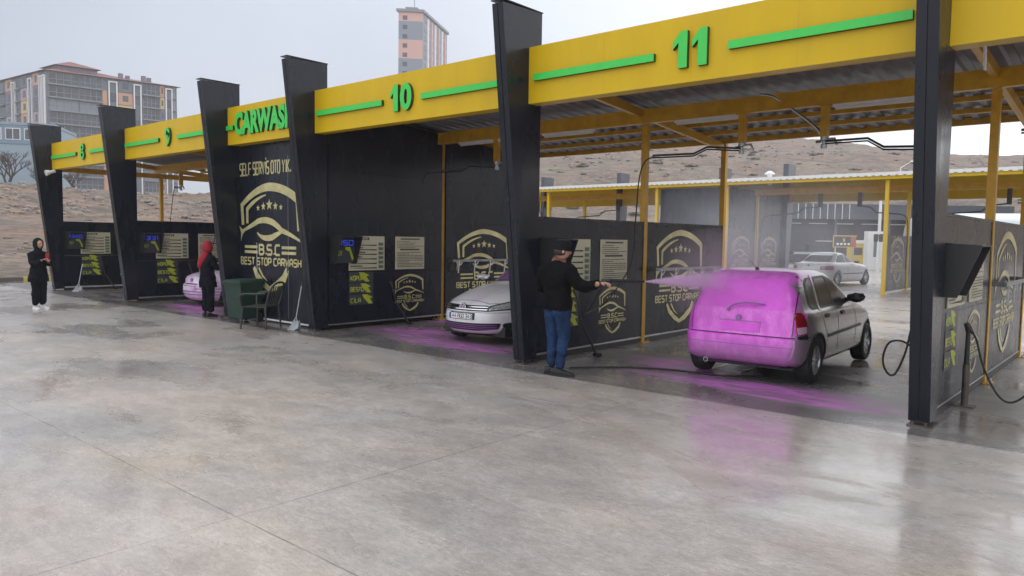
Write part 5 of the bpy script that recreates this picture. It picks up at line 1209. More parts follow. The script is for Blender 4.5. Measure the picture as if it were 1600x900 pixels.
vol('foam_mist', ellip((-4.35, 9.2, 1.33), (1.05, 1.0, .62)), (.93, .80, .93), 1, 'faint pink mist over the foamed tail of the silver hatchback', 'mist', grad=jet2)

# women
def woman(loc, rz, label, scarf, top, legs, shoes, arms, hk=1.0, yaw=0):
    t = thing('person', label, 'person', loc, rz)
    J = {'pel': ((0, 0, .84), (.155, .115)), 'wst': ((0, .0, .97), (.140, .108)), 'chs': ((0, .0, 1.12), (.155, .115)), 'ups': ((0, -.01, 1.23), (.135, .095)), 'nk': ((0, .01, 1.33), .05), 'hd': ((0, .03, 1.40), .05),
         'sR': ((.145, 0, 1.225), .065), 'eR': (arms[0], .050), 'wR': (arms[1], .030), 'sL': ((-.145, 0, 1.225), .065), 'eL': (arms[2], .050), 'wL': (arms[3], .030),
         'hR': ((.085, 0, .76), .098), 'kR': ((.085, .02, .45), .078), 'aR': ((.085, -.0, .09), .068), 'hL': ((-.085, 0, .76), .098), 'kL': ((-.085, .02, .45), .078), 'aL': ((-.085, 0, .09), .068), 'mR': ((.085, .01, .28), .074), 'mL': ((-.085, .01, .28), .074)}
    b0 = skinned('b', J, E_, 'skin', t, 3)
    cloth('trousers', b0, t, lambda c: c.z < .88, .006, legs, 9, .014)
    hx = [Vector(arms[1]), Vector(arms[3])]
    co_ = cloth('coat', b0, t, lambda c: .62 < c.z < 1.35 and min((c - h).length for h in hx) > .035, .020, top, 9, .020)
    for v in co_.data.vertices:
        k = max(0, min(1, (.86 - v.co.z) / .24)); v.co.x *= 1 + .20 * k; v.co.y *= 1 + .30 * k
        if k > 0 and abs(v.co.x) < .05: v.co.y += .0
    tuck(b0, lambda c: c.z < 1.33 and min((c - h).length for h in hx) > .05)
    bd = [b0] + head(t, (0, .035, 1.47), yaw, R(-6), .93)
    for i, sd in ((1, 1), (3, -1)):
        w_ = Vector(arms[i]); e = Vector(arms[i - 1]); bd += hand(t, w_, (w_ - e), (0, 0, 1) if abs((w_ - e).normalized().z) < .8 else (0, 1, 0), .6, .9, sd)
    join(bd, 'body', t)
    shoe(t, (.085, .0, 0), R(-8), shoes, 'shoe_white' if shoes == 'shoe_white' else 'black_rubber', .92); shoe(t, (-.085, .02, 0), R(8), shoes, 'shoe_white' if shoes == 'shoe_white' else 'black_rubber', .92)
    Rz = Matrix.Rotation(yaw, 3, 'Z')
    def sc(p):   # open at the face
        q = p.copy()
        if p.y > .55 and abs(p.x) < .7 and -.85 < p.z < .6: q.y = .55 - (p.y - .55) * .6
        return q
    a = blob('h', t, (0, 0, 0), (.103, .122, .142), scarf, f=sc, sub=4); a.data.transform(Matrix.Translation((0, .015, 1.475)) @ Rz.to_4x4())
    if scarf == 'red_scarf':
        b = skinned('h', {'a': ((0, .0, 1.40), (.085, .085)), 'b': ((-.02, -.03, 1.30), (.15, .11)), 'c': ((-.11, -.07, 1.17), (.15, .09)), 'd': ((-.14, -.08, 1.05), (.11, .06)), 'e': ((-.13, -.075, 1.0), (.04, .03))}, [('a', 'b'), ('b', 'c'), ('c', 'd'), ('d', 'e')], scarf, t, 3)
    else:
        b = skinned('h', {'a': ((0, .01, 1.42), (.078, .082)), 'b': ((0, .01, 1.33), (.088, .085)), 'c': ((0, .0, 1.28), (.11, .085))}, [('a', 'b'), ('b', 'c')], scarf, t, 3)
    for ob in (a, b):
        for v in ob.data.vertices: p = v.co; v.co = p + v.normal * noise.noise(Vector((p.x * 16, p.y * 16, p.z * 16))) * .008
    join([a, b], 'headscarf', t); return t
w1 = woman((-19.28, 5.84, 0), R(-75), 'woman in black with a dark green headscarf and white shoes holding her phone', 'green_scarf', 'navy_cloth', 'navy_cloth', 'shoe_white',
      ((.20, .10, 1.02), (.08, .28, 1.12), (-.20, .08, 1.02), (-.06, .28, 1.10)), yaw=R(5))
ph = MB((-19.28, 5.84, 1.2)); 
w2 = woman((-15.42, 7.86, 0), R(8), 'woman in black seen from behind with a bright red headscarf', 'red_scarf', 'navy_cloth', 'navy_cloth', 'shoe_dark',
      ((.21, .06, 1.02), (.17, .28, 1.08), (-.19, .06, 1.02), (-.10, .28, 1.05)), yaw=R(-12))
ph = thing('phone', 'phone with a red case held up by the woman beside the leftmost pillar', 'phone', (-18.955, 5.925, 1.20), R(-75))
mb = MB(); mb.box(-.036, .036, -.004, .006, -.07, .07, 'red_box'); bevel(mb.build('case', ph), .004, 2)
mb = MB(); mb.box(-.031, .031, -.0065, -.0045, -.063, .063, 'glass_dark'); mb.build('screen', ph)

# ------------------------------------------------------------------ things standing about the bays
# green wheelie bin
t = thing('wheelie_bin', 'dark green wheelie bin with closed lid beside the black wall block', 'bin', (-13.98, 7.90, 0), R(8))
mb = MB(); b0 = [(-.24, -.26, .08), (.24, -.26, .08), (.24, .22, .08), (-.24, .22, .08)]; b1 = [(-.29, -.33, .84), (.29, -.33, .84), (.29, .30, .84), (-.29, .30, .84)]
mb.hexa(b0 + b1, 'bin_green'); o = mb.build('body', t); bevel(o, .03, 3)
mb = MB(); mb.box(-.31, .31, -.36, .31, .80, .845, 'bin_green'); o = mb.build('rim', t); bevel(o, .01, 2)
mb = MB(); mb.hexa([(-.32, -.38, .848), (.32, -.38, .848), (.32, .33, .848), (-.32, .33, .848), (-.26, -.30, .90), (.26, -.30, .90), (.27, .27, .915), (-.27, .27, .915)], 'bin_green'); mb.tube([(-.25, .36, .88), (.25, .36, .88)], .016, 'bin_green'); o = mb.build('lid', t)
for sd in (-1, 1):
    mb = MB(); mb.lathe([(0, -.02), (.09, -.02), (.10, -.01), (.10, .01), (.09, .02), (0, .02)], (sd * .24, .22, .10), (1, 0, 0), 'black_rubber', 24); mb.build('wheel', t)
mb = MB(); mb.tube([(-.24, .22, .10), (.24, .22, .10)], .012, 'galv'); mb.build('axle', t)
t.scale = (.90, .90, .95)
# plastic armchair with its back to the wall
t = thing('plastic_chair', 'dark green plastic armchair with slatted back in front of the gold shield', 'chair', (-12.80, 7.58, 0), R(118))
legs = [(-.26, .24), (.26, .24), (-.24, -.22), (.24, -.22)]
for x, y in legs:
    mb = MB(); mb.tube([(x * 1.08, y * 1.12, 0), (x * .98, y * .98, .42)], [.017, .022], 'chair_green', 8); mb.build('leg', t)
mb = MB(); mb.box(-.25, .25, -.22, .25, .405, .43, 'chair_green'); o = mb.build('seat', t); bevel(o, .015, 2)
for sd in (-1, 1):
    mb = MB(); mb.tube(smooth_path([(sd * .26, .26, .42), (sd * .29, .27, .60), (sd * .30, .18, .66), (sd * .29, -.05, .665), (sd * .26, -.24, .68)]), .020, 'chair_green', 8); mb.build('armrest', t)
mb = MB()
n = 14; rows = [(.44, .20, -.22), (.60, .22, -.27), (.72, .23, -.32), (.82, .21, -.36), (.87, .15, -.375)]
for i in range(7):
    x = -.18 + i * .06; mb.bar((x * .9, -.225, .43), (x, -.345 + abs(x) * .12, .80), .030, .008, 'chair_green', up=(0, 1, 0))
mb.tube(smooth_path([(-.22, -.22, .42), (-.245, -.28, .62), (-.22, -.34, .78), (-.12, -.375, .86), (0, -.385, .875), (.12, -.375, .86), (.22, -.34, .78), (.245, -.28, .62), (.22, -.22, .42)]), .020, 'chair_green', 8)
mb.build('backrest', t)
# long handled dustpan leaning on the wall
t = thing('dustpan', 'grey long handled dustpan standing by the foot of the pillar', 'dustpan', (-12.22, 7.93, 0), R(14))
mb = MB(); mb.hexa([(-.13, -.16, .0), (.13, -.16, .0), (.12, .08, .0), (-.12, .08, .0), (-.13, -.155, .012), (.13, -.155, .012), (.10, .06, .17), (-.10, .06, .17)], 'galv'); bevel(mb.build('pan', t), .006, 2)
mb = MB(); mb.tube([(-.12, -.02, .09), (0, .03, .24), (.12, -.02, .09)], .014, 'galv', 8); mb.tube([(-.12, -.02, .09), (-.135, -.10, .01)], .012, 'galv', 8); mb.tube([(.12, -.02, .09), (.135, -.10, .01)], .012, 'galv', 8); mb.build('bracket', t)
mb = MB(); mb.tube([(0, .03, .24), (.03, .22, .92)], .013, 'galv', 10); mb.tube([(.026, .2, .85), (.03, .225, .94)], .018, 'black_plastic', 10); mb.build('handle', t)
t.scale = (.72, .72, .95)
c = copy_tree(t, None, 'pale long handled dustpan leaning beside the leftmost pillar', (-24.45, 8.45, 0), R(30)); c.scale = (.8, .8, .95)
t['group'] = c['group'] = 'long handled dustpans'
# brush lances standing against the walls
def brush(loc, rz, label, ln_=.95, hose=None):
    t = thing('wash_brush', label, 'wash brush', loc, rz, 'wash brushes resting in the bays')
    mb = MB(); mb.tube([(0, 0, .02), (-.06, -.28, ln_ * .55), (-.10, -.36, ln_)], [.020, .017, .014], 'black_plastic', 10); mb.build('handle', t)
    mb = MB(); mb.box(-.06, .06, -.03, .05, 0, .05, 'black_rubber'); bevel(mb.build('brush_head', t), .01, 2)
    mb = MB(); mb.tube([(-.10, -.36, ln_ - .02), (-.13, -.40, ln_ + .07)], .022, 'black_plastic', 10); mb.build('grip', t)
    return t
brush((-6.40, 9.36, 0), R(-10), 'black wash brush leaning on the half wall behind the man'); brush((-12.4 + .95, 10.05, 0), R(0), 'black wash brush leaning on the tall wall in bay 10', .8)
brush((-19.55 + .0, 9.9, 0), R(0), 'black wash brush leaning on the wall behind the woman in red', .9); brush((-24.7, 9.6, 0), R(0), 'black wash brush leaning on the leftmost half wall', .9)
# hose stand right of the rightmost pillar
t = thing('hose_stand', 'steel tube stand holding a black lance in front of the rightmost wall', 'hose stand', (-1.575, 9.38, 0))
mb = MB(); mb.tube([(0, 0, .012), (.0, 0, .46)], .036, 'rust_pipe', 16); mb.build('tube', t)
mb = MB(); mb.box(-.10, .10, -.07, .07, -.003, .012, 'rust_pipe'); mb.build('foot_plate', t)
mb = MB(); mb.tube([(0, 0, .40), (0, 0, .52), (.0, 0, .80)], [.034, .026, .022], 'black_plastic', 12); mb.build('sleeve', t)
t = thing('pressure_lance', 'black lance with trigger grip standing in the steel stand', 'lance', (-1.575, 9.38, .80))
mb = MB(); mb.tube([(0, 0, .0), (.0, 0, .06), (-.02, -.01, .11)], [.022, .035, .03], 'black_plastic', 12); mb.tube([(-.02, 0, .10), (.05, .0, .0)], [.026, .018], 'black_plastic', 10); mb.build('grip', t)
mb = MB((-1.4, 9.4, .4)); mb.tube(smooth_path([(-1.55, 9.40, .82), (-1.50, 9.40, .74), (-1.42, 9.40, .45), (-1.28, 9.40, .17), (-1.15, 9.42, .10), (-1.0, 9.45, .24), (-.9, 9.5, .5)]), .011, 'black_rubber', 8); tag(mb.build('stand_hose'), 'black hose looping from the lance stand out of the photo', 'hose')
mb = MB((-2.1, 8.8, .6)); mb.tube(smooth_path([(-1.86, 8.9, 1.15), (-1.98, 8.8, .95), (-2.05, 8.8, .60), (-2.14, 8.8, .36), (-2.22, 8.8, .36), (-2.27, 8.8, .50), (-2.22, 8.8, .68), (-2.10, 8.8, .72), (-1.98, 8.8, .66), (-1.90, 8.85, .60)]), .011, 'black_rubber', 8); tag(mb.build('coiled_hose'), 'black hose hanging in a loop left of the rightmost pillar', 'hose')
# drain grate under the silver hatchback
t = thing('drain_grate', 'steel drain grate in the floor under the silver hatchback', 'drain grate', (-4.45, 10.35, 0), 0)
mb = MB(); mb.box(-.22, -.19, -.75, .75, -.002, .006, 'steel_pipe'); mb.box(.19, .22, -.75, .75, -.002, .006, 'steel_pipe'); mb.build('frame', t)
mb = MB()
for i in range(30): mb.box(-.19, .19, -.74 + i * .05, -.725 + i * .05, -.001, .004, 'steel_pipe')
mb.build('grating', t, kind=None)

# ------------------------------------------------------------------ far canopy, mirrored, its back to us
RX = [-27.5, -22.3, -16.45, -13.3, -7.4, -2.3, 2.8]; ro = (-12, 30, 0)
rc = thing('car_wash_canopy', 'second yellow canopy with white roof edge behind bay 11', 'canopy', ro)
zr = lambda y: 3.98 + .08 * (y - 28.2)
stuff(lambda mb: roofsheet(mb, -28, 4, 28.0, 34.6, lambda y: zr(y) + .16, 'white_trim', .25, .04), 'roof_sheet', rc, ro)
def edge(mb):
    x = -28
    while x < 4: mb.box(x, x + .15, 27.99, 28.02, zr(28) + .13, zr(28) + .26, 'white_trim'); mb.box(x + .15, x + .25, 27.99, 28.02, zr(28) + .16, zr(28) + .26, 'white_trim'); x += .25
stuff(edge, 'roof_edge', rc, ro)
for y in (28.1, 29.3, 30.5, 32.2, 33.4): stuff(lambda mb: mb.box(-28, 4, y - .04, y + .04, zr(y) + .02, zr(y) + .155, 'orange_steel' if y > 28.5 else 'yellow_panel'), 'purlin', rc, ro)
stuff(lambda mb: mb.box(-28, 4, 31.0, 31.12, 3.74, 4.0, 'orange_steel'), 'main_beam', rc, ro)
stuff(lambda mb: mb.box(-28, 4, 34.50, 34.6, 3.6, 4.55, 'yellow_panel'), 'fascia', rc, ro)
for X in RX:
    for y in (28.3, 31.25): stuff(lambda mb: (mb.box(X - .06, X + .06, y - .06, y + .06, .0, zr(y) + .01 if y < 30 else 3.74, 'yellow_panel'), mb.box(X - .13, X + .13, y - .13, y + .13, -.003, .012, 'yellow_panel')), 'post', rc, ro)
    stuff(lambda mb: mb.prism([(X - .12, 34.3, .0), (X - .12, 34.65, .0), (X - .12, 35.2, 5.32), (X - .12, 34.3, 5.34)], (.24, 0, 0), 'pillar_side'), 'pillar', rc, ro)
def rear_wall(X, full, label):
    off = (X, 31, 0); t = thing('partition_wall', label, 'wall', off, group='dark walls under the far canopy')
    for a, b, nm in ((28.4, 31.15, 'rear_panel'), (31.35, 34.2, 'front_panel')):
        mb = MB(off); mb.box(X - .03, X + .03, a, b, .1, (3.95 if full else 2.07), 'dark_panel'); mb.build(nm, t)
        mb = MB(off); mb.box(X - .035, X + .035, a, b, .06, .098, 'white_trim'); mb.build('bottom_rail', t)
    for yc in ((29.8, 32.7) if full else (29.8,)):
        dc = Decal((X + .032, 0, 0), (0, 1, 0), (0, 0, 1)); emblem(dc, yc, 1.22, .80, 'gold_dim'); shift(dc.build('large_emblem', t), off)
    return t
rear_wall(-7.4, False, 'low dark wall with gold shield under the far canopy, right of the white saloon'); rear_wall(-13.35, True, 'tall dark wall with two gold shields left of the white saloon')
rear_wall(-22.3, False, 'low dark wall under the far canopy, half hidden behind the orange post'); rear_wall(-2.3, False, 'low dark wall under the far canopy at the right edge')
mb = MB((-14.9, 28.6, 0)); mb.box(-16.4, -13.35, 28.55, 28.62, .1, 3.95, 'dark_panel'); mb.box(-16.45, -16.38, 28.6, 34.2, .1, 3.95, 'dark_panel')
tag(mb.build('equipment_room'), 'tall dark closed block under the far canopy, left of the white saloon', 'wall')
for x, sg, lb in ((-10.6, 1, 'left of the two thin booms above the white saloon'), (-9.1, -1, 'right of the two thin booms above the white saloon'), (-25.2, -1, 'leftmost thin boom under the far canopy'), (-20.2, 1, 'thin boom under the far canopy beside the orange post'), (-4.2, 1, 'thin boom under the far canopy, right of the rightmost pillar')):
    t = thing('spray_boom', lb, 'boom', (x, 31.06, 3.74), group='booms under the far canopy')
    mb = MB(); mb.box(-.07, .07, -.07, .07, -.55, -.001, 'black_plastic'); mb.build('bracket', t)
    mb = MB(); s_ = -sg; mb.tube([(0, 0, -.52), (s_ * .5, -.4, -.58), (s_ * .75, -.5, -.8), (s_ * 1.7, -.9, -.88)], .025, 'black_plastic', 6); mb.build('arm', t)
    mb = MB(); mb.tube(smooth_path([(s_ * 1.7, -.9, -.88), (s_ * 1.95, -1.0, -1.1), (s_ * 2.0, -1.1, -2.0), (s_ * 2.0, -1.2, -2.9)]), .016, 'black_rubber', 6); mb.build('hose', t)
mb = MB((-12.5, 30.5, 4.3)); mb.tube([(-12.5, 30.5, 4.1), (-12.5, 30.5, 4.55)], .09, 'white_trim', 16); mb.lathe([(0, .0), (.20, .0), (.20, .05), (.06, .14), (0, .14)], (-12.5, 30.5, 4.55), (0, 0, 1), 'white_trim', 18); tag(mb.build('vent_pipe'), 'small white vent cowl on the far canopy roof', 'vent')

# dark rollover wash hall with vertical fins, beyond the saloon
def far(xc, dep, z=0): p = CR * xc + CF * dep; return Vector((p.x, p.y, z))
u = Vector((0.756, 0.655, 0)).normalized(); nrm = Vector((u.y, -u.x, 0))
hall = thing('wash_hall', 'long dark wash hall with pale vertical fins under the far canopy', 'building', tuple(far(24, 62)), math.atan2(u.y, u.x))
mb = MB(); mb.box(-2, 17, 0, .3, 3.75, 5.0, 'fin_panel'); mb.box(-2, 17, .3, 8, 4.9, 5.0, 'fin_panel'); mb.build('parapet', hall)
mb = MB(); mb.box(-2, 17, 7.5, 8, 0, 4.9, 'dark_panel'); mb.box(-2, -1.8, .3, 8, 0, 4.9, 'dark_panel'); mb.box(16.8, 17, .3, 8, 0, 4.9, 'dark_panel'); mb.build('wall', hall)
mb = MB()
for i in range(18): mb.box(-1.6 + i * .30, -1.56 + i * .30, -.06, -.001, 3.75, 4.98, 'white_trim' if i % 2 else 'fin_panel')
mb.build('fins', hall)
for i in range(5):
    mb = MB(); mb.box(-1.2 + i * 2.2, .3 + i * 2.2, 1.8, 1.95, 3.38, 3.46, 'tube_white'); mb.build('lamp', hall)
for i in range(5): mb = MB(); mb.box(-1.9 + i * 4.4, -1.7 + i * 4.4, .35, .55, 0, 3.75, 'pillar_side'); mb.build('post', hall)
mb = MB(); mb.box(.2, 3.8, 3, 4, .8, 1.0, 'galv'); mb.box(1.5, 3.4, 3, 4, 1.0, 1.6, 'dark_panel'); mb.box(2, 3.4, 2.8, 2.99, 1.9, 2.0, 'tube_white'); mb.build('machine', hall)
# price display, yellow cabinet, white pump, lamp mast
t = thing('price_display', 'orange framed display board with white figures above the white saloon', 'sign', (-16.15, 52.3, 0), math.atan2(u.y, u.x))
mb = MB(); mb.box(-.75, .75, 0, .12, 1.55, 2.25, 'orange_screen'); bevel(mb.build('panel', t), .02, 1)
mb = MB(); mb.box(-.78, .40, -.02, -.001, 1.5, 1.55, 'yellow_box'); mb.box(-.80, -.75, -.02, 0, 1.5, 2.28, 'yellow_box'); mb.box(-.8, .80, -.02, 0, 2.25, 2.30, 'yellow_box'); mb.build('frame', t)
dc = Decal((0, -.002, 0), (1, 0, 0), (0, 0, 1)); dc.rect(-.72, 1.57, .38, 2.23, 'print_dark')
for i in range(4): dc.rect(-.55 + i * .24, 1.66, -.40 + i * .24, 1.80, 'plate_white')
dc.rect(-.14, 1.88, 0, 2.10, 'yellow_box'); dc.build('figures', t)
mb = MB()
for x in (-.6, .6): mb.box(x - .04, x + .04, .04, .10, 0, 1.55, 'galv')
mb.build('legs', t)
t = thing('vending_cabinet', 'yellow cabinet with white top behind the white saloon', 'cabinet', (-15.9, 54.6, 0), math.atan2(u.y, u.x))
mb = MB(); mb.box(-.6, .5, 0, .6, 0, 1.75, 'yellow_box'); bevel(mb.build('body', t), .03, 2)
mb = MB(); mb.box(-.5, .4, -.05, .65, 1.76, 2.0, 'white_trim'); bevel(mb.build('top', t), .03, 2)
mb = MB(); mb.box(-.45, .2, -.02, -.001, 1.0, 1.5, 'print_dark'); mb.build('panel', t)
t = thing('vacuum_cabinet', 'tall pale grey cabinet right of the yellow one', 'cabinet', (-14.7, 53.9, 0), math.atan2(u.y, u.x))
mb = MB(); mb.box(-.5, .5, 0, .6, 0, 2.6, 'white_trim'); bevel(mb.build('body', t), .03, 2)
mb = MB(); mb.box(-.1, .3, -.02, -.001, .9, 2.3, 'apt_grey'); mb.build('door', t)
t = thing('lamp_mast', 'slim white lamp mast behind the far canopy', 'lamp post', (-13.95, 51.9, 0)); mb = MB(); mb.tube([(0, 0, 0), (0, 0, 6.2)], [.12, .07], 'white_trim', 12); mb.build('mast', t)
mb = MB(); mb.box(-.3, .3, -.1, .1, 1.9, 2.4, 'black_plastic'); bevel(mb.build('switch_box', t), .03, 1)
t = thing('street_lamp', 'street lamp with slanting arm on the hillside', 'street lamp', tuple(far(60, 118, 6)), 0)
mb = MB(); mb.tube([(0, 0, 0), (0, 0, 7.6)], .09, 'white_trim', 8); mb.build('pole', t); mb = MB(); mb.tube([(0, 0, 7.6), (1.2, 1.0, 8.6)], .07, 'white_trim', 8); mb.tube([(1.2, 1.0, 8.6), (1.9, 1.6, 8.7)], .14, 'white_trim', 8); mb.build('lamp_arm', t)
# round pale tunnel / tank to the right
t = thing('storage_tank', 'large pale blue horizontal tank behind the rightmost walls', 'tank', (-9.2, 52.6, 0), R(25))
mb = MB(); prof = [(0, -3.4), (1.2, -3.25), (1.7, -2.8), (1.75, 0), (1.75, 3.4), (1.65, 3.9), (0, 4.2)]; mb.lathe(prof, (0, 0, 1.95), (1, 0, 0), 'tank', 40); mb.build('shell', t)
mb = MB()
for x in (-2, 2.4): mb.box(x - .15, x + .15, -1.2, 1.2, 0, .6, 'galv')
mb.build('cradle', t)

# ------------------------------------------------------------------ town behind the left bank
def facade_rects(n_f, z0, st): return [z0 + i * st for i in range(n_f)]
apt = thing('apartment_block', 'long grey apartment block with yellow and orange bays and red roof behind the left pillars', 'building')
P0 = far(-109, 178, 5); ur = (CR * 22 + CF * 18).normalized(); ul = (CR * -24 + CF * 17).normalized(); ZB_ = 5; ZT = 39.5; ST = 3.03
Lr, Ll = 28.8, 46
zt0 = 39.2
mb = MB()
mb.prism([P0 + Vector((0, 0, 0)), P0 + ur * Lr, P0 + ur * Lr + ul * Ll, P0 + ul * Ll], (0, 0, zt0 - 5), 'apt_grey'); mb.build('wall', apt)
def face(o, u_, z0, n_):   # decal-like boxes standing proud of a facade
    nn = Vector((u_.y, -u_.x, 0)); 
    def bx(mb, a, b, c, d, out_, m, inn=.0):
        q = [o + u_ * a + nn * inn, o + u_ * b + nn * inn, o + u_ * b + nn * out_, o + u_ * a + nn * out_]; q = [Vector((p.x, p.y, c)) for p in q]; mb.prism(q, (0, 0, d - c), m)
    return bx, nn
fr, nr = face(P0, ur, 5, 11); nl_ = Vector((-ul.y, ul.x, 0))
def fl(mb, a, b, c, d, out_, m, inn=.0):
    q = [P0 + ul * a + nl_ * inn, P0 + ul * b + nl_ * inn, P0 + ul * b + nl_ * out_, P0 + ul * a + nl_ * out_]; mb.prism([Vector((p.x, p.y, c)) for p in q], (0, 0, d - c), m)
rnd = random.Random(11)
nst = 11; z1 = zt0
# right facade: glazed balconies, slabs, white frames, coloured boxes
cols = [(.6, 6.6, 'g'), (6.8, 11.6, 'g'), (13.0, 15.0, 'w'), (15.2, 18.4, 'c'), (18.6, 20.4, 'w'), (20.8, 24.6, 'g'), (24.8, 25.8, 'c'), (26.0, 27.7, 'w'), (27.9, Lr - .4, 'g')]
for a, b, k in cols:
    for i in range(nst):
        zf = z1 - (i + 1) * ST
        if k == 'g':
            mb = MB(); fr(mb, a, b, zf + .35, zf + 2.75, .02, 'apt_glass' if rnd.random() < .8 else 'apt_slab'); 
            for q in range(5):
                s_ = a + (b - a) * q / 4; fr(mb, max(a, s_ - .06), min(b, s_ + .06), zf + .33, zf + 2.77, .10, 'apt_slab')
            fr(mb, a, b, zf + 1.25, zf + 1.37, .09, 'apt_slab'); mb.build('window', apt)
        elif k == 'w':
            mb = MB(); fr(mb, a + .3, b - .3, zf + .5, zf + 2.7, .04, 'apt_glass' if i % 2 else 'apt_grey'); mb.build('window', apt)
        else:
            m_ = ['apt_orange', 'apt_yellow', 'apt_mauve', 'apt_grey'][(i + int(a)) % 4]; mb = MB(); fr(mb, a, b, zf + .1, zf + 2.95, .12, m_); fr(mb, a + (b - a) * .3, a + (b - a) * .7, zf + .9, zf + 2.3, .15, 'apt_glass'); mb.build('coloured_bay', apt)
    if k == 'g':
        for i in range(1, nst + 1): mb = MB(); fr(mb, a - .15, b + .15, z1 - i * ST - .12, z1 - i * ST + .22, .7, 'apt_slab'); mb.build('balcony', apt)
    if k == 'w': mb = MB(); fr(mb, a, a + .28, ZB_, z1 - .6, .45, 'apt_white'); fr(mb, b - .28, b, ZB_, z1 - .6, .45, 'apt_white'); fr(mb, a + .28, b - .28, z1 - .9, z1 - .6, .45, 'apt_white'); mb.build('white_frame', apt)
mb = MB(); fr(mb, 11.7, 12.7, ZB_, z1 - 3, .2, 'apt_orange'); mb.build('orange_strip', apt)
# left facade
x = 1.2; j = 0
for a, b, k in [(.2, 1.4, 'w'), (1.8, 3.0, 'w'), (3.4, 6.4, 'c'), (6.8, 8.8, 'w'), (9.2, 13, 'c'), (13.2, 15.6, 'g'), (16, 17.8, 'w'), (18, 21.5, 'c'), (22, 25.5, 'g'), (26, 29, 'c'), (29.5, 31, 'w'), (31.5, 36, 'g'), (36.5, 40, 'c'), (40.5, 45.5, 'g')]:
    for i in range(8):
        zf = z1 - (i + 1) * ST; mb = MB()
        if k == 'g': fl(mb, a, b, zf + .3, zf + 2.8, .03, 'apt_glass'); fl(mb, a, b, zf - .1, zf + .2, .6, 'apt_slab'); mb.build('window', apt)
        elif k == 'c': fl(mb, a, b, zf + .06, zf + 2.97, .15, ['apt_yellow', 'apt_mauve', 'apt_pink', 'apt_orange', 'apt_grey'][(i * 3 + int(a)) % 5]); fl(mb, a + (b - a) * .3, a + (b - a) * .65, zf + .8, zf + 2.4, .19, 'apt_glass'); mb.build('coloured_bay', apt)
    if k == 'w': mb = MB(); fl(mb, a, a + .25, ZB_, z1 - 1, .4, 'apt_white'); fl(mb, b - .25, b, ZB_, z1 - 1, .4, 'apt_white'); fl(mb, a + .25, b - .25, z1 - 1.3, z1 - 1, .4, 'apt_white'); mb.build('white_frame', apt)
# hipped roof
c4 = [P0 - ur * .8 - ul * .8, P0 + ur * (Lr + .8) - ul * .8, P0 + ur * (Lr + .8) + ul * (Ll + .8), P0 - ur * .8 + ul * (Ll + .8)]; c4 = [Vector((p.x, p.y, zt0 + .02)) for p in c4]
ra = P0 + ur * Lr * .35 + ul * 9; rb = P0 + ur * Lr * .5 + ul * (Ll - 9); ra.z = rb.z = zt0 + 3.0; rc_ = P0 + ur * (Lr - 9) + ul * 9; rc_.z = zt0 + 2.2
mb = MB(); mb.add(c4 + [ra, rb, rc_], [(0, 1, 6, 4), (1, 2, 5, 6), (4, 6, 5), (2, 3, 5), (3, 0, 4, 5), (3, 2, 1, 0)], 'roof_tile'); rf = mb.build('roof', apt)
def bxa(name, a, b, w1, w2, z0, z1_, m, par):
    q = [P0 + ur * a + ul * b, P0 + ur * (a + w1) + ul * b, P0 + ur * (a + w1) + ul * (b + w2), P0 + ur * a + ul * (b + w2)]; mb = MB(); mb.prism([Vector((p.x, p.y, z0)) for p in q], (0, 0, z1_ - z0), m); return mb.build(name, par)
bxa('penthouse', 4.0, 4.0, 8.5, 7, zt0 + .5, zt0 + 2.3, 'apt_mauve', rf); 
q = [P0 + ur * 3.2 + ul * 3.2, P0 + ur * 13.2 + ul * 3.2, P0 + ur * 13.2 + ul * 11.8, P0 + ur * 3.2 + ul * 11.8]; q = [Vector((p.x, p.y, zt0 + 2.3)) for p in q]; ap = sum(q, Vector()) / 4; ap.z = zt0 + 4.1
mb = MB(); mb.add(q + [ap], [(0, 1, 4), (1, 2, 4), (2, 3, 4), (3, 0, 4), (3, 2, 1, 0)], 'roof_tile'); mb.build('penthouse_roof', rf)
for a, b in ((17, 3), (22, 2.5), (24, 4), (19.5, 5)): bxa('chimney', a, b, .8, .8, zt0 + .3, zt0 + 2.2, 'apt_mauve', rf)
# tower
P1 = far(-39, 256, 20); tr_ = (CR * 1 + CF * .12).normalized(); tb = (CR * 13.5 + CF * 62).normalized()
tw_ = thing('apartment_tower', 'slim pink and grey apartment tower rising behind the roof of bay 10', 'building', tuple(P1))
W1, W2 = 8.0, 27; HT = 76.5
def tprism(name, a0, a1, b0, b1, z0, z1_, m, par=tw_):
    q = [tr_ * a0 + tb * b0, tr_ * a1 + tb * b0, tr_ * a1 + tb * b1, tr_ * a0 + tb * b1]; mb = MB(); mb.prism([Vector((p.x, p.y, z0 - 20)) for p in q], (0, 0, z1_ - z0), m); return mb.build(name, par)
tprism('wall', 0, W1, 0, W2, 20, HT, 'tower_grey')
zb_ = HT
for i, (h, m_) in enumerate(((3.0, 'tower_pink'), (6.0, 'tower_grey'), (6.2, 'tower_pink'), (6, 'tower_grey'), (6.2, 'tower_pink'), (6, 'tower_grey'), (6.2, 'tower_pink'), (6, 'tower_grey'))):
    tprism('wall_band', .0, W1, -.06, -.005, zb_ - h + .01, zb_, m_); zb_ -= h
for i in range(15):
    z = HT - 1.0 - i * 3.03; tprism('window', 1.4, 2.9, -.12, -.07, z - 1.6, z - .2, 'apt_glass')
    tprism('window', W1 + .005, W1 + .06, 1.2, 3.4, z - 1.8, z, 'apt_glass')
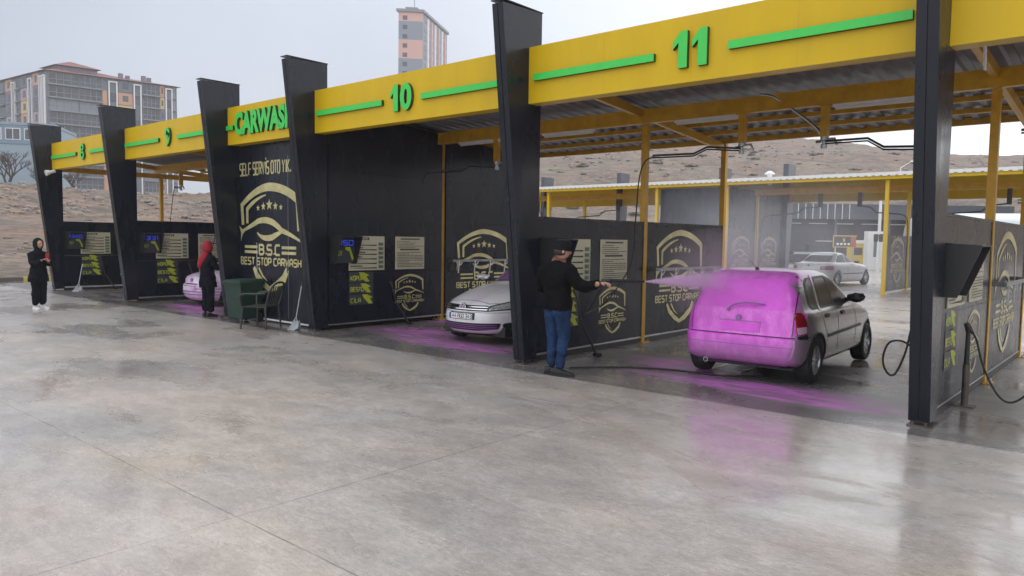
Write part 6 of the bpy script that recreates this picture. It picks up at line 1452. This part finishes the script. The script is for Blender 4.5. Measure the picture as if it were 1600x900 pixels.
for k, b in enumerate((4.2, 8, 12, 16, 20, 23.4)):
    tprism('white_strip', W1 + .01, W1 + .5, b, b + .9, 20, HT - .8, 'apt_white' if k % 2 == 0 else 'tower_pink')
    for i in range(13):
        z = HT - 1.0 - i * 3.03; tprism('window', W1 + .01, W1 + .1, b + 1.3, b + 2.7, z - 1.9, z - .1, 'apt_glass')
tprism('roof_slab', -.6, W1 + .6, -.6, W2 + .6, HT + .01, HT + .9, 'apt_slab'); tprism('roof_box', 1.5, 5.5, 2, 8, HT + .91, HT + 2.2, 'apt_slab')
mb = MB(); mb.tube([(tr_ * 4.2 + tb * 3 + Vector((0, 0, HT + 2.2 - 20))), (tr_ * 4.2 + tb * 3 + Vector((0, 0, HT + 6 - 20)))], .12, 'apt_slab', 6); mb.build('mast', tw_)
# pale blue hall at the far left
P2 = far(-88, 116, 4); hb_ = (CR * 1 + CF * .28).normalized(); bl = thing('industrial_hall', 'pale blue flat hall with a ribbon of windows at the far left', 'building', tuple(P2), math.atan2(hb_.y, hb_.x))
mb = MB(); mb.box(0, 16, 0, 12, -2, 14.3, 'pale_blue'); mb.build('wall', bl)
mb = MB(); mb.box(-.02, 16.02, -.12, -.005, 11.4, 14.3, 'mid_blue'); mb.box(-.1, 16.1, -.2, 12.1, 14.31, 14.7, 'pale_blue'); mb.build('upper_band', bl)
for i in range(5):
    a = 1.5 + i * 2.6; mb = MB(); mb.box(a, a + 2.1, -.16, -.125, 12.0, 13.8, 'apt_white'); w_ = mb.build('window_frame', bl)
    for q in range(2): mb = MB(); mb.box(a + .12 + q * .98, a + .98 + q * .98, -.18, -.165, 12.12, 13.68, 'apt_glass'); mb.build('pane', w_)
# leafless shrubs and trees on the left bank
def bare_tree(loc, h, seed, label):
    t = thing('bare_tree', label, 'tree', loc, group='leafless trees on the left bank'); rnd = random.Random(seed); tr = MB(); br = MB()
    def grow(mb, p, d, l, r, lv):
        q = p + d * l; mb.tube([p, (p + q) / 2 + Vector((rnd.uniform(-1, 1), rnd.uniform(-1, 1), 0)) * l * .05, q], [r, r * .85, r * .7], 'bark', 5)
        if lv == 0: return
        for k in range(3 if lv > 1 else 4):
            nd = (d + Vector((rnd.uniform(-1, 1), rnd.uniform(-1, 1), rnd.uniform(-.2, .6))) * .75).normalized(); grow(br, q - d * l * rnd.uniform(0, .35), nd, l * rnd.uniform(.6, .8), r * .6, lv - 1)
    for k in range(3): grow(tr, Vector((rnd.uniform(-.2, .2), rnd.uniform(-.2, .2), -.3)), Vector((rnd.uniform(-.35, .35), rnd.uniform(-.35, .35), 1)).normalized(), h * .28, h * .022, 4)
    tr.build('trunk', t); br.build('crown', t); return t
for k, (xc, dp, h) in enumerate(((-67.5, 101, 7.5), (-64, 103, 5.5), (-60.5, 104, 5))):
    p = far(xc, dp); bare_tree((p.x, p.y, hz(p.x, p.y)), h, 20 + k, ['tallest leafless tree at the far left edge on the bank', 'leafless tree left of the leftmost pillar', 'small leafless tree just behind the leftmost pillar'][k])

# ------------------------------------------------------------------ damp air
lo, hi = Vector((-420, -70, -1.3)), Vector((330, 520, 90))
bxv = [(x, y, z) for x in (lo.x, hi.x) for y in (lo.y, hi.y) for z in (lo.z, hi.z)]
vol('haze', (bxv, [(0, 1, 3, 2), (4, 6, 7, 5), (0, 4, 5, 1), (2, 3, 7, 6), (0, 2, 6, 4), (1, 5, 7, 3)]), (.96, .96, 1.0), .0006, 'grey damp air that fades the far buildings and the hill', 'haze')
# spray drifting behind the silver hatchback
def mistgrad(n, L, v):
    t = n.nodes.new('ShaderNodeTexCoord'); nz_ = n.nodes.new('ShaderNodeTexNoise'); nz_.inputs['Scale'].default_value = .5; nz_.inputs['Detail'].default_value = 3; L.new(t.outputs['Object'], nz_.inputs['Vector'])
    sb = n.nodes.new('ShaderNodeMapping'); sb.vector_type = 'TEXTURE'; sb.inputs['Location'].default_value = (-10.2, 25.5, 1.8); sb.inputs['Scale'].default_value = (6.0, 7.5, 2.9); L.new(t.outputs['Object'], sb.inputs[0])
    g = n.nodes.new('ShaderNodeVectorMath'); g.operation = 'LENGTH'; L.new(sb.outputs[0], g.inputs[0])
    L.new(mth(n, L, 'MULTIPLY', ramp(n, L, g.outputs['Value'], 1.0, .2, 0, 1), ramp(n, L, nz_.outputs['Fac'], .3, .7, .015, .075)), v.inputs['Density'])
vol('water_mist', ellip((-10.2, 25.5, 1.8), (6.0, 7.5, 2.9), 3), (.90, .90, .97), .05, 'pale water mist drifting between the two canopies behind bay 11', 'mist', grad=mistgrad)
